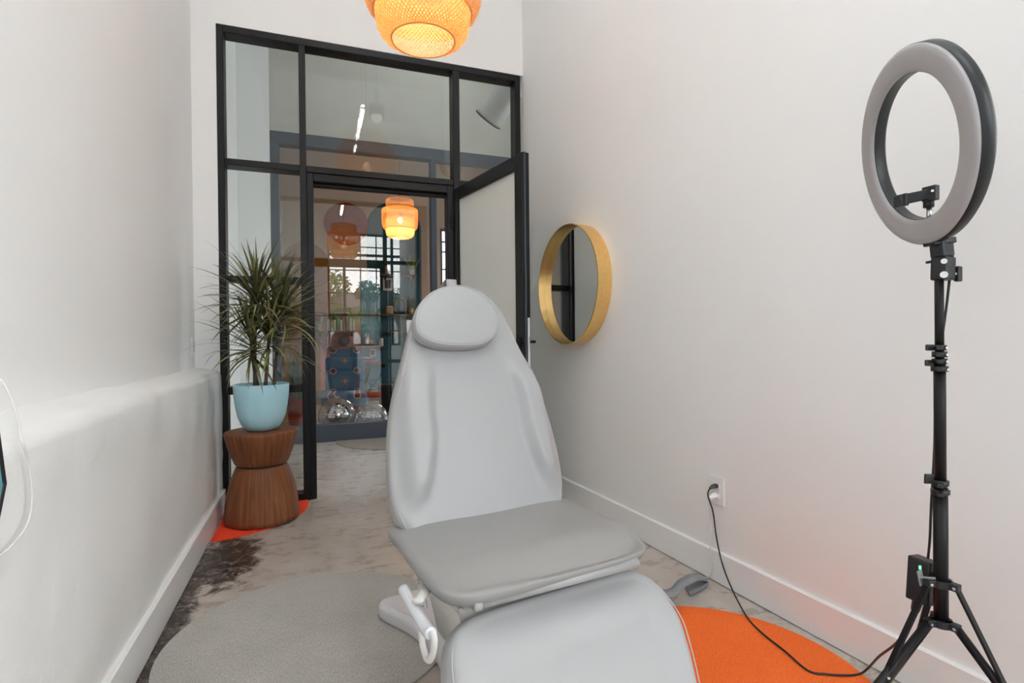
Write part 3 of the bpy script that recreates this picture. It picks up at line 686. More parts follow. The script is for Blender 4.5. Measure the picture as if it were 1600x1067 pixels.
for ci, (c_, b_, n_) in enumerate(crowns):
    base0 = c_-PB
    for i in range(n_):
        f = i/(n_-1); el = math.radians(86-104*f**.85+random.uniform(-9, 9)); az = i*2.39996+random.uniform(-.25, .25)+ci
        ln = random.uniform(.30, .43)*(1-.25*(1-f)*(f < .12)); k = min(6, int(1+f*4.6+random.uniform(-.8, 1.2)));  k = max(0, k)
        for tr in range(6):   # keep clear of the glass behind and the wall beside
            tipy = c_.y + ln*math.cos(el)*math.sin(az); tipx = c_.x+ln*math.cos(el)*math.cos(az)
            if tipy > YF-.035: az = -az
            elif tipx < XLU+.02 or (tipx < XLL+.02 and el < 0): ln *= .85
            else: break
        add_leaf(plant, base0+V((0, 0, -.13*f+.0)), az, el, ln, k)

# ------------------------------------------------------------------ round mirror
MY, MZ, MR, MD = 2.976, 1.379, .369, .092
mo = V((XR(MY), MY, MZ)); mir = thing('round_mirror', 'round wall mirror with deep brushed gold rim', 'mirror', tuple(mo))
MM = frame_M((0, 0, 0), RT, V((0, 0, 1)), RN)
def mlathe(prof, n=96):
    bm = lathe(prof, n)
    for v in bm.verts: v.co = MM @ v.co
    return bm
obj('rim', mlathe([(MR-.006, 0), (MR, .001), (MR, MD-.001), (MR-.006, MD), (MR-.006, .0445), (MR-.006, 0)], 128), 'brushed_gold', mir, smooth=False)
obj('mirror_glass', mlathe([(0, .038), (MR-.0065, .038), (MR-.0065, .044), (0, .044)], 96), 'mirror_silver', mir)
obj('backing', mlathe([(0, .002), (MR-.0065, .002), (MR-.0065, .037), (0, .037)], 64), 'black_plastic', mir)

# ------------------------------------------------------------------ wall outlet and cords
def rw(y, z, off=0): return V((XR(y), y, z))+RN*off
oy, oz = 1.838, .391
outlet = thing('wall_outlet', 'white double wall outlet low on the right wall', 'outlet', tuple(rw(oy, oz)))
def rbox(y0, y1, z0, z1, d0, d1, bev=0):
    bm = box((y0, z0, d0), (y1, z1, d1), bev, 2)
    for v in bm.verts: v.co = MM @ v.co
    return bm
obj('cover_plate', rbox(-.039, .039, -.060, .060, 0, .006, .002), 'trim_paint', outlet)
obj('socket', rbox(-.017, .017, .006, .034, .005, .009, .003), 'trim_paint', outlet); obj('socket', rbox(-.017, .017, -.034, -.006, .005, .009, .003), 'trim_paint', outlet)
for z in (.02, -.02):
    for y in (-.007, .007): obj('socket_slot', rbox(y-.0012, y+.0012, z-.004, z+.005, .0088, .0095), 'black_plastic', outlet)
cord = thing('power_cable', 'thin black power cord running from outlet across the orange rug', 'cord', tuple(rw(oy, oz+.02)))
w('plug', tube([rw(oy, oz+.022, .0095), rw(oy, oz+.020, .026), rw(oy, oz+.014, .044)], [.014, .013, .006], 10, flat=.7), 'black_plastic', cord)
AD0 = dep(1446, 962, 1.27)
pts = [rw(oy, oz+.014, .044), rw(oy+.004, oz-.015, .052), rw(oy-.008, oz-.08, .045)]
pts[-1] = at(1114, 800, 1.835); pts += [at(1120, 843, 1.82), at(1130, 885, 1.79), onz(1146, 925, .045), onz(1168, 965, .0115), onz(1192, 990, .0115), onz(1225, 1016, .0115), onz(1262, 1047, .0115), onz(1290, 1053, .0115), onz(1325, 1055, .0115), onz(1345, 1052, .0115), dep(1358, 1042, 1.62), dep(1374, 1025, 1.53), dep(1400, 1005, 1.41), dep(1418, 978, 1.33), dep(1427, 952, 1.275)]
w('cable', tube(spline(pts, 8), .0032, 8), 'black_plastic', cord, True)
wcord = thing('white_cable', 'thin white cord hanging from white plug to the baseboard', 'cord', tuple(rw(oy, oz-.02)))
w('plug', tube([rw(oy, oz-.020, .0095), rw(oy+.001, oz-.022, .028), rw(oy+.004, oz-.03, .042)], [.015, .014, .008], 4), 'trim_paint', wcord)
w('cable', tube(spline([rw(oy+.004, oz-.03, .040), rw(oy+.02, oz-.07, .03), rw(oy+.03, oz-.16, .012), rw(oy+.025, oz-.24, .022), rw(oy+.012, .06, .022), rw(oy+.03, .012, .03), rw(oy+.08, .004, .045)], 7), .002, 8), 'cord_white', wcord, True)

# ------------------------------------------------------------------ ring light on tripod
RX, RY = 1.325, .797
ringl = thing('ring_light', 'large grey ring light with phone holder on a black tripod', 'ring light', (RX, RY, 0))
al, tl = 1.046, -.169
rt_ = V((math.cos(al), math.sin(al), 0)); nq = V((rt_.y, -rt_.x, 0)); ru = math.cos(tl)*V((0, 0, 1))+math.sin(tl)*nq; rn = ru.cross(rt_)
if rn.x > 0: rn = -rn
rc = V((1.274, .821, 1.470)); RD = .218; RI = .160
MRg = frame_M(rc, rt_, ru, rn)
def rlathe(prof, n=96):
    bm = lathe(prof, n)
    for v in bm.verts: v.co = MRg @ v.co
    return bm
w('ring_housing', rlathe([(RI, -.002), (RI, -.024), (RI+.006, -.030), (RD-.006, -.030), (RD, -.024), (RD, -.002), (RD-.003, -.001), (RI+.003, -.001), (RI, -.002)], 128), 'black_plastic', ringl, True)
w('diffuser', rlathe([(RI+.001, -.001), (RI+.004, .004), (RI+.012, .007), (RD-.012, .007), (RD-.004, .004), (RD-.001, -.001), (RI+.001, -.001)], 128), 'ring_diffuser', ringl, True)
for a in (200, 206):
    ca = V((math.cos(math.radians(a)), math.sin(math.radians(a)), 0)); p = MRg @ (ca*(RI-.001)+V((0, 0, -.014)))
    w('inner_clip', box((-.005, -.004, -.008), (.005, .004, .008), .001, 1, Matrix.Translation(p)), 'black_plastic', ringl)
w('screw', tube([MRg @ V((RD*math.cos(-.35), RD*math.sin(-.35), -.015)), MRg @ V((1.012*RD*math.cos(-.35), 1.012*RD*math.sin(-.35), -.015))], .003, 8), 'steel', ringl)
# phone holder inside the ring
pb0 = dep(1453, 340, 1.21); 
w('holder_post', tube([dep(1452, 345, 1.215), dep(1452, 322, 1.215)], .0055, 12), 'steel', ringl, True)
w('holder_joint', tube([dep(1451, 324, 1.215), dep(1451, 309, 1.215)], .0105, 14), 'black_plastic', ringl, True)
def slab(a, b_, up, th, bev=.002):
    a, b_ = V(a), V(b_); x = (b_-a); L_ = x.length; x.normalize(); z = V(up)-x*V(up).dot(x); z.normalize(); y = z.cross(x)
    return box((0, -th[0]/2, -th[1]/2), (L_, th[0]/2, th[1]/2), bev, 2, frame_M(a, x, y, z))
w('holder_arm', slab(dep(1406, 313, 1.225), dep(1458, 302, 1.20), (0, 0, 1), (.014, .022)), 'black_plastic', ringl)
w('holder_jaw', slab(dep(1408, 323, 1.225), dep(1408, 304, 1.225), (1, 0, 0), (.030, .010)), 'black_plastic', ringl)
w('holder_jaw', slab(dep(1454, 314, 1.20), dep(1454, 291, 1.20), (1, 0, 0), (.030, .014)), 'black_plastic', ringl)
w('screw', tube([dep(1457, 298, 1.187), dep(1457, 298, 1.182)], .003, 8), 'steel', ringl)
# head bracket
zc = lambda y: dep(1471, y, 1.21)
w('head_yoke', slab(dep(1470, 374, 1.215), dep(1473, 402, 1.215), (1, 0, 0), (.030, .040), .004), 'black_plastic', ringl)
w('head_plate', slab(dep(1450, 380, 1.215), dep(1486, 376, 1.215), (0, 0, 1), (.034, .014), .003), 'black_plastic', ringl)
w('head_block', slab(dep(1474, 402, 1.21), dep(1473, 438, 1.21), (1, 0, 0), (.034, .036), .004), 'black_plastic', ringl)
for yy in (408, 429): w('bolt', tube([dep(1475, yy, 1.192), dep(1475, yy, 1.186)], .006 if yy == 408 else .0075, 12), 'steel', ringl)
w('knob_stem', tube([dep(1484, 428, 1.205), dep(1493, 428, 1.205)], .0045, 10), 'steel', ringl)
w('knob', slab(dep(1497, 416, 1.205), dep(1497, 440, 1.205), (1, 0, 0), (.012, .014), .003), 'black_plastic', ringl)
w('knob', slab(dep(1448, 410, 1.22), dep(1462, 408, 1.22), (0, 0, 1), (.010, .006), .002), 'black_plastic', ringl)
w('cable_boot', tube([dep(1485, 388, 1.22), dep(1485, 408, 1.22)], [.005, .0065], 10), 'dark_rubber', ringl)
# tubes
def zz(y): return dep(1471, y, 1.21).z
def pol(z0, z1, r): return tube([(RX, RY, z0), (RX, RY, z1)], r, 20)
w('upper_pole', pol(zz(562), zz(438), .0088), 'black_metal', ringl, True)
w('middle_pole', pol(zz(758), zz(560), .0115), 'black_metal', ringl, True)
w('lower_pole', pol(zz(978), zz(756), .0140), 'black_metal', ringl, True)
for (y0, y1, r) in ((539, 547, .0135), (549, 558, .0145), (560, 568, .0145), (572, 580, .0165), (750, 760, .0165), (764, 773, .0180)):
    c_ = w('collar', pol(zz(y1), zz(y0), r), 'black_plastic', ringl, True)
    zb = (zz(y0)+zz(y1))/2; s = V((-.85, -.53, 0))
    w('clamp_lug', slab(V((RX, RY, zb))+s*.008, V((RX, RY, zb))+s*.030, (0, 0, 1), (.012, .010), .002), 'black_plastic', c_)
    w('clamp_bolt', tube([V((RX, RY, zb))+V((-.30, -.95, 0))*r*1.0+s*.012, V((RX, RY, zb))+V((-.30, -.95, 0))*(r+.006)+s*.012], .003, 8), 'steel', c_)
for yk, px in ((543, 1447), (567, 1446), (748, 1445)):
    w('clamp_knob', slab(dep(px, yk, 1.20), dep(px+12, yk, 1.205), (0, 0, 1), (.006, .014 if yk < 700 else .022), .002), 'black_plastic', ringl)
# hubs, legs, braces
zh1, zh2 = zz(910), zz(972)
def hub(z):
    bm = lathe([(0, z-.008), (.021, z-.008), (.021, z+.008), (0, z+.008)], 20, c=(RX, RY, 0)); return bm
w('upper_hub', hub(zh1), 'black_plastic', ringl); w('lower_hub', hub(zh2), 'black_plastic', ringl)
for dx_, dy_, reach in ((.095, -.99, .37), (-.95, .30, .37), (.63, .775, .39)):
    d = V((dx_, dy_, 0)).normalized(); sd = V((-d.y, d.x, 0))
    foot = V((RX, RY, .0115))+d*reach
    a1_ = V((RX, RY, zh1))+d*.030; a2_ = V((RX, RY, zh2))+d*.030
    for z in (zh1, zh2): w('hub_lug', slab(V((RX, RY, z))+d*.012, V((RX, RY, z))+d*.036, (0, 0, 1), (.018, .016), .002), 'black_plastic', ringl)
    lt = a2_.lerp(foot, .30)
    lg = w('leg', tube([a1_.lerp(a2_, 0)*0 + a2_+ (a2_-foot).normalized()*0.0, foot], .0088, 12), 'black_metal', ringl, True)
    w('brace', slab(a1_, lt, d, (.014, .006), .001), 'black_metal', ringl)
    w('bolt', tube([lt-sd*.011, lt+sd*.011], .0035, 8), 'steel', lg)
    for p in (a1_, a2_): w('bolt', tube([p-sd*.011, p+sd*.011], .0035, 8), 'steel', lg)
    w('foot', tube([foot+(a2_-foot).normalized()*.02, foot-V((0, 0, .004))], .0115, 12), 'dark_rubber', lg)
# power brick strapped to the pole
ad = thing('power_adapter', 'black power adapter with green light strapped to the tripod pole', 'adapter', tuple(dep(1441, 905, 1.25)))
w('brick', slab(dep(1443, 872, 1.255), dep(1439, 940, 1.255), (1, 0, 0), (.050, .036), .004), 'black_plastic', ad)
w('indicator', slab(dep(1437.5, 884, 1.222), dep(1437.5, 889, 1.222), (1, 0, 0), (.003, .004), 0), 'green_led', ad)
w('strap', slab(dep(1436, 891, 1.222), dep(1441, 914, 1.222), (1, 0, 0), (.003, .016), .001), 'strap_grey', ad)
w('tie', tube([dep(1437, 902, 1.222), dep(1462, 904, 1.205)], .003, 8), 'strap_grey', ad)
w('output_cable', tube(spline([dep(1450, 872, 1.25), dep(1453, 840, 1.24), dep(1455, 790, 1.235), dep(1460, 700, 1.232), dep(1463, 600, 1.225), dep(1480, 470, 1.22), dep(1486, 410, 1.22)], 8), .0028, 8), 'black_plastic', ad, True)
w('inlet_plug', tube([dep(1434, 938, 1.262), dep(1430, 953, 1.27)], [.011, .009], 10), 'black_plastic', ad)

# ------------------------------------------------------------------ woven bamboo pendants
def weave(prof, n, turns, wd, off):
    P = [V((r, z, 0)) for r, z in prof]; P = spline(P, 5); L = [0]
    for a, b_ in zip(P, P[1:]): L.append(L[-1]+(b_-a).length)
    bm = bmesh.new(); T = L[-1]
    for sgn in (1, -1):
        for k in range(n):
            prev = None
            for p, l in zip(P, L):
                th = 2*math.pi*k/n + sgn*turns*2*math.pi*l/T; r = p.x+off*sgn*(1 if k % 2 else -1)*.5+off*sgn*.5; da = wd/2/max(r, .02)
                cur = [bm.verts.new((r*math.cos(th+s*da), r*math.sin(th+s*da), p.y)) for s in (-1, 1)]
                if prev: bm.faces.new((prev[0], prev[1], cur[1], cur[0]))
                prev = cur
    return bm
def hoop(r, z, t=.003, n=64): return tube([(r*math.cos(2*math.pi*k/n), r*math.sin(2*math.pi*k/n), z) for k in range(n)], t, 6, True)
def bamboo_lamp(label, loc, power, k=1.0, ztop=ZC):
    t = thing('bamboo_pendant', label, 'pendant lamp', loc)
    low = [(.152, .0), (.165, .004), (.195, .02), (.217, .05), (.226, .10), (.228, .18), (.226, .27), (.21, .31)]
    mid = [(.235, .128), (.262, .15), (.281, .20), (.286, .27), (.286, .37), (.284, .43), (.265, .455), (.20, .465)]
    top = [(.214, .44), (.219, .48), (.219, .57), (.21, .60), (.16, .615)]
    for nm, pf, n, tr in (('lower_tier', low, 74, .20), ('middle_tier', mid, 90, .20), ('upper_tier', top, 66, .12)):
        o = obj(nm, weave([(r*k, z*k) for r, z in pf], n, tr, .0088*k, .0018), 'bamboo', t); o['kind'] = 'stuff'
        obj('hoop', hoop(pf[0][0]*k, pf[0][1]*k, .0035), 'bamboo', t, smooth=True); obj('hoop', hoop(pf[-1][0]*k, pf[-1][1]*k, .003), 'bamboo', t, smooth=True)
    obj('bulb', lathe([(0, .235), (.02, .238), (.034, .256), (.036, .275), (.028, .298), (.016, .315), (0, .318)], 20), 'bulb', t, smooth=True)
    obj('socket', tube([(0, 0, .315), (0, 0, .39)], .02, 14), 'black_plastic', t)
    for a in range(3): obj('spoke', tube([(0, 0, .38), (.215*k*math.cos(a*2.094), .215*k*math.sin(a*2.094), .45*k)], .0025, 6), 'black_metal', t)
    obj('cord', tube([(0, 0, .39), (0, 0, ztop-loc[2]-.03)], .003, 8), 'black_plastic', t)
    obj('canopy', lathe([(0, ztop-loc[2]-.03), (.05, ztop-loc[2]-.03), (.055, ztop-loc[2]-.002), (0, ztop-loc[2]-.002)], 24), 'black_plastic', t)
    l = bpy.data.lights.new('bulb_light', 'POINT'); l.energy = power; l.color = (1, .76, .46); l.shadow_soft_size = .04
    lo = bpy.data.objects.new('bulb_light', l); COL.objects.link(lo); lo.parent = t; lo.location = (0, 0, .20)
    return t
bamboo_lamp('glowing woven bamboo pendant lamp hanging near the top of the doorway glazing', (.482, 2.425, 2.41), 4.4, .94)
bamboo_lamp('orange glowing bamboo pendant lamp hanging in the far room', (1.267, 8.37, 2.63), 20, .97)

# ------------------------------------------------------------------ linear light and cylinder pendant behind the camera, added fill lights
def linear_light(label, loc, half, rot=0):
    led = thing('linear_light', label, 'light', loc, rot, group='linear pendant lights')
    obj('housing', box((-.022, -half, .0), (.022, half, .03), .004), 'trim_paint', led)
    obj('light_bar', box((-.02, -half+.005, -.034), (.02, half-.005, -.0005), .004), 'led', led); obj('added_uplight_bar', box((-.02, -half+.005, .0305), (.02, half-.005, .05), .004), 'led', led)  # glowing top bar is added to bounce fill off the ceiling
    for y in (-half*.85, half*.85): obj('cable', tube([(0, y, .05), (0, y, ZC-loc[2])], .0025, 6), 'black_plastic', led)
linear_light('slim white linear pendant light mirrored in the transom glass', (.615, -.36, 4.0), .93)
linear_light('added slim white linear fill light high over the treatment chair', (.55, 1.75, 4.5), .52)  # added above the view to fill the glazing end of the room
linear_light('added slim white linear fill light high in the hall', (1.1, 4.75, 4.42), .2, H90)  # short lamp added out of view to lift the hall brightness
cylp = thing('cylinder_pendant', 'small grey cylinder pendant with round bulb mirrored in the transom glass', 'pendant lamp', (.718, 1.19, 3.60))
obj('shade', lathe([(0, .20), (.085, .20), (.088, .19), (.088, .07), (.082, .07), (.08, .18), (0, .18)], 32), 'lamp_grey', cylp, smooth=False)
obj('bulb', lathe([(0, 0), (.03, .006), (.055, .03), (.062, .065), (.05, .11), (.02, .16), (0, .18)], 24), 'frosted_bulb', cylp, smooth=True)
obj('socket', tube([(0, 0, .2), (0, 0, .38)], .03, 16), 'steel', cylp); obj('cord', tube([(0, 0, .38), (0, 0, ZC-3.6)], .003, 6), 'black_plastic', cylp)

# ------------------------------------------------------------------ left edge: switch, hexagonal panel and white cable
sw = thing('light_switch', 'slim white switch plate on the left wall near the glazing', 'switch', (XLU, 3.68, 1.02))
obj('cover_plate', box((0, -.036, -.06), (.008, .036, .06), .002), 'trim_paint', sw); obj('rocker', box((.008, -.015, -.03), (.012, .015, .03), .001), 'cream_plastic', sw)
hexp = thing('hexagon_panel', 'dark framed teal hexagonal panel at the left edge on the plaster wall', 'panel', (XLL+.010, 1.105, .805))
hx = [(-.1, .0), (-.055, .105), (.08, .105), (.103, -.005), (.078, -.062), (-.055, -.105)]
def xprism(poly, x0, x1):
    bm = prism(poly, x0, x1)
    for v in bm.verts: v.co = V((v.co.z, v.co.x, v.co.y))
    return bm
obj('panel_face', xprism([(a*.93, b_*.93) for a, b_ in hx], .002, .016), 'teal_panel', hexp)
for i in range(6):
    p, q_ = hx[i], hx[(i+1) % 6]; obj('edge_bar', tube([(.012, p[0], p[1]), (.012, q_[0], q_[1])], .007, 8), 'black_plastic', hexp)
wc = spline([onx(-40, 575, XLU+.02), onx(2, 594, XLL-.09), onx(25, 645, XLL-.03), onx(33, 685, XLL+.016), onx(44, 720, XLL+.016), onx(50, 775, XLL+.016), onx(44, 815, XLL+.016), onx(25, 845, XLL+.016), onx(0, 868, XLL+.016), onx(-40, 890, XLL+.016)], 8)
tag(obj('white_cable', tube(wc, .0022, 8), 'cord_white', smooth=True), 'thin white cable looping over the plaster ledge at the left edge', 'cable')

# ------------------------------------------------------------------ far room behind the hall glass
def fprism(poly, y0, y1):
    bm = prism(poly, y0, y1)
    for v in bm.verts: v.co = V((v.co.x, v.co.z, v.co.y))
    return bm
def paint(name, poly, mat, d): return obj(name, fprism(poly, YFAR-d, YFAR-.0003), mat, farw)
def arch(x0, x1, z1, z0=0, n=24):
    c, r = (x0+x1)/2, (x1-x0)/2; return [(x0, z0), (x1, z0)] + [(c+r*math.cos(math.pi*i/n), z1-r+r*math.sin(math.pi*i/n)) for i in range(n+1)]
paint('painted_circle', [(.586+.40*math.cos(2*math.pi*i/40), 3.227+.40*math.sin(2*math.pi*i/40)) for i in range(40)], 'terracotta', .004)
paint('painted_arch', arch(.95, 1.99, 3.70), 'teal_paint', .002)
paint('painted_arch', arch(-.55, .27, 2.85), 'mustard_paint', .002)
paint('painted_arch', arch(.10, .83, 1.50), 'pink_paint', .003)
paint('painted_arch', [(.83, 0), (1.17, 0), (1.17, 2.2), (.83, 2.2)], 'blue_paint', .003)
struct('baseboard_far', box((-2.4, YFAR-.03, 0), (5, YFAR-.004, .13)), 'blue_grey_metal', 'dark grey baseboard along the far room wall', 'baseboard')
SD = .24
def shelf(x0, x1, y, label):
    a, b_ = at(x0, y, YFAR-SD), at(x1, y, YFAR-SD); z = (a.z+b_.z)/2
    t = thing('wall_shelf', label, 'shelf', (a.x, YFAR-SD/2, z)); obj('board', box((0, -SD/2, -.03), (b_.x-a.x, SD/2-.005, 0), .003, 1), 'shelf_wood', t)
    L_ = b_.x-a.x
    for f in (.12, .88): obj('bracket', box((L_*f-.012, -SD/2+.02, -.10), (L_*f+.012, SD/2-.006, -.03)), 'black_metal', t)
    return z
zA = shelf(505, 652, 490, 'long dark wood shelf crossing the far wall above the book row')
zB = shelf(492, 558, 517, 'dark wood shelf holding the row of pale books')
zB2 = shelf(604, 655, 517, 'short dark wood shelf on the teal paint beside the book row')
zC_ = shelf(505, 607, 541, 'dark wood shelf holding the black ball and radio')
zD = shelf(551, 607, 567, 'lowest dark wood shelf with a flat pile of magazines')
zE = shelf(596, 652, 428, 'highest dark wood shelf on the teal arch')
SYI = YFAR-.13
def itemx(px): return at(px, 520, SYI).x
bmats = ['paper_white', 'paper_tan', 'paper_white', 'paper_green', 'paper_white', 'paper_pink', 'paper_pink', 'paper_white', 'paper_white']
words = {'paper_white': 'white', 'paper_tan': 'tan', 'paper_green': 'green', 'paper_pink': 'dusty pink', 'paper_violet': 'violet', 'paper_dark': 'dark'}
ordn = ['first', 'second', 'third', 'fourth', 'fifth', 'sixth', 'seventh', 'eighth', 'ninth', 'tenth']
def book(name, x, z, wd, h, d, mat, label, tilt=0, group=None):
    t = thing(name, label, 'book', (x, SYI, z), group=group); t.rotation_euler = (0, tilt, 0)
    obj('cover', box((0, -d/2, 0), (wd, d/2, h), .002, 1), mat, t); obj('pages', box((.004, -d/2+.004, h), (wd-.004, d/2-.006, h+.001)), 'paper_white', t); return t
x = itemx(512)
for i, m_ in enumerate(bmats):
    wd = [.045, .035, .04, .05, .035, .045, .04, .05, .04][i]; h = [.21, .18, .2, .24, .2, .25, .24, .24, .2][i]
    book('shelf_book', x, zB, wd, h, .16, m_, '%s upright book, %s from the left in the pale book row' % (words[m_], ordn[i]), group='books on the pale book shelf'); x += wd+.012
x = at(493, 520, SYI).x
for i, (z, m_) in enumerate(((zB, 'paper_dark'), (zB, 'paper_tan'), (zC_, 'paper_dark'))):
    book('shelf_book', (itemx(494)+.05*i) if i < 2 else itemx(507), z, .03, .27, .17, m_, ['dark tall book leaning at the left end of book shelf', 'tan tall book leaning beside the dark one', 'dark tall book leaning on the radio shelf'][i], .16, 'leaning books')
for i in range(4):
    xx = itemx(563)+.012*i; t = thing('magazine', '%s magazine, %s from the bottom of the low pile' % (['violet', 'dusty pink', 'violet', 'white'][i], ordn[i]), 'magazine', (xx, SYI, zD+.028*i), group='magazine pile'); obj('cover', box((0, -.09, 0), (.36-.06*i, .09, .026), .002, 1), ['paper_violet', 'paper_pink', 'paper_violet', 'paper_white'][i], t)
t = thing('framed_cube', 'small white framed cube on the magazine pile', 'box', (itemx(577), SYI, zD+.113)); obj('case', box((0, -.05, 0), (.11, .05, .15), .008), 'paper_white', t); obj('front_screen', box((.02, -.053, .03), (.09, -.049, .12)), 'paper_dark', t)
t = thing('wire_ball', 'round dark woven ball on the middle shelf', 'ornament', (itemx(537), SYI, zC_)); obj('ball', lathe([(0, 0)]+[(.095*math.sin(math.pi*i/12), .095-.095*math.cos(math.pi*i/12)) for i in range(1, 12)]+[(0, .19)], 20), 'paper_dark', t, smooth=True)
for i in range(4): obj('wire', tube([(.097*math.cos(a)*math.cos(i*.785), .097*math.cos(a)*math.sin(i*.785), .095+.097*math.sin(a)) for a in [2*math.pi*j/24 for j in range(24)]], .004, 6, True), 'shelf_wood', t)
t = thing('table_radio', 'brown boxy radio with pale dial on the middle shelf', 'radio', (itemx(567), SYI, zC_)); obj('case', box((0, -.06, 0), (.20, .06, .15), .01), 'shelf_wood', t); obj('dial', tube([(.06, -.06, .07), (.06, -.068, .07)], .035, 20), 'paper_tan', t); obj('speaker_grille', box((.11, -.064, .03), (.18, -.058, .12)), 'paper_tan', t)
t = thing('pillar_candle', 'white pillar candle beside the radio', 'candle', (itemx(595), SYI, zC_)); obj('wax', lathe([(0, 0), (.045, 0), (.045, .14), (.04, .145), (0, .142)], 20), 'paper_white', t); obj('wick', tube([(0, 0, .14), (0, 0, .155)], .002, 6), 'black_plastic', t)
t = thing('tan_canister', 'round tan canister on the long shelf', 'canister', (itemx(609), SYI, zA)); obj('body', lathe([(0, 0), (.07, 0), (.075, .01), (.075, .12), (.065, .135), (0, .135)], 24), 'paper_tan', t); obj('lid', lathe([(0, .135), (.06, .135), (.055, .15), (0, .152)], 24), 'paper_white', t)
t = thing('arch_ornament', 'dark brown arched ornament on the long shelf', 'ornament', (itemx(626), SYI, zA)); obj('arch', tube([(.10*math.cos(a), 0, .16+.14*math.sin(a)) for a in [math.pi*j/16 for j in range(17)]]+[(-.10, 0, 0)], .022, 8), 'shelf_wood', t, smooth=True); obj('stem', tube([(.10, 0, 0), (.10, 0, .16)], .022, 8), 'shelf_wood', t)
t = thing('small_cup', 'small tan cup at the right of the long shelf', 'cup', (itemx(643), SYI, zA)); obj('body', lathe([(0, 0), (.04, 0), (.05, .11), (.046, .11), (.037, .01), (0, .01)], 20), 'paper_tan', t); obj('band', lathe([(.0455, .05), (.049, .05), (.0495, .06), (.0455, .06)], 20), 'brushed_gold', t)
t = thing('flat_book', 'white book lying flat on the long shelf', 'book', (itemx(524), SYI, zA)); obj('cover', box((0, -.08, 0), (.23, .08, .025), .002, 1), 'paper_white', t)
t = thing('potted_plant', 'dark plant in a steel pot on the highest shelf', 'plant', (itemx(607), SYI, zE)); obj('pot', lathe([(0, 0), (.06, 0), (.07, .15), (.065, .15), (.06, .13), (0, .13)], 20), 'steel', t)
for i in range(9): a = i*2.4; obj('leaf', tube([(0, 0, .13), (.03*math.cos(a), .03*math.sin(a), .22), (.08*math.cos(a), .08*math.sin(a), .28)], [.012, .016, .003], 6), 'foliage', t, smooth=True)
t = thing('picture_frame', 'small framed picture leaning under the highest shelf', 'picture', tuple(at(606, 454, YFAR-.05))); obj('frame', box((-.09, -.015, 0), (.09, .015, .24), .004), 'paper_white', t); obj('print', box((-.06, -.018, .04), (.06, -.014, .2)), 'paper_dark', t)
t = thing('phone_charger', 'black phone plugged in on the blue painted wall', 'phone', tuple(at(570, 580, YFAR-.02))); obj('body', box((-.035, -.01, -.06), (.035, .01, .06), .006), 'paper_dark', t); obj('cable', tube(spline([(0, -.01, -.06), (.01, -.012, -.2), (.06, -.012, -.26), (.04, -.012, -.38)], 6), .005, 6), 'cord_white', t)

# blue printed lounge chair
lc = thing('lounge_chair', 'low lounge chair in blue printed fabric behind the hall glass', 'chair', (.36, 7.15, 0), math.radians(-4))
obj('backrest', box((-.25, .12, .22), (.25, .24, .86), .04, 3, Matrix.Rotation(math.radians(-8), 4, 'X')), 'blue_print', lc, smooth=True); obj('seat', box((-.27, -.40, .24), (.27, .14, .40), .04, 3), 'blue_print', lc, smooth=True)
obj('head_roll', box((-.19, .16, .84), (.19, .26, .97), .04, 3, Matrix.Rotation(math.radians(-8), 4, 'X')), 'blue_print', lc, smooth=True)
for sx in (-.2, .2):
    for sy in (-.33, .12): obj('leg', tube([(sx, sy, .25), (sx*1.1, sy*1.1, 0)], [.022, .014], 10), 'shelf_wood', lc)
# disco balls
def disco(label, loc, r):
    t = thing('mirror_ball', label, 'mirror ball', (loc[0], loc[1], r+.001), group='mirror balls')
    obj('core', lathe([(0, -r*.985)]+[(r*.985*math.sin(math.pi*i/16), -r*.985*math.cos(math.pi*i/16)) for i in range(1, 16)]+[(0, r*.985)], 32), 'black_plastic', t)
    bm = bmesh.new(); nl = 26
    for i in range(nl):
        a0, a1 = math.pi*(i+.06)/nl, math.pi*(i+.94)/nl; n = max(3, int(2*nl*math.sin((a0+a1)/2)))
        for k in range(n):
            t0, t1 = 2*math.pi*(k+.06)/n, 2*math.pi*(k+.94)/n
            ps = [V((math.sin(a)*math.cos(q), math.sin(a)*math.sin(q), -math.cos(a))) for a, q in ((a0, t0), (a0, t1), (a1, t1), (a1, t0))]
            jit = V((random.uniform(-.02, .02), random.uniform(-.02, .02), random.uniform(-.02, .02)))
            vs_ = [bm.verts.new(p*r*1.002+jit*.1*r*(1 if j % 2 else -1)*.2) for j, p in enumerate(ps)]; bm.faces.new(vs_)
    o = obj('mirror_tiles', bm, 'mirror_tile', t); o['kind'] = 'stuff'
    obj('cap', tube([(0, 0, r*.98), (0, 0, r*1.06)], r*.12, 14), 'steel', t); return t
b1 = at(527, 645, 6.32); b2 = at(583, 655, 6.28); b3 = at(556, 662, 6.42)
disco('largest mirror ball on the floor behind the hall glass', (b1.x, 6.32), .205)
disco('smaller bright mirror ball right of the largest one', (b2.x, 6.28), .165)
disco('tiny mirror ball between the two bigger ones', (b3.x, 6.52), .10)
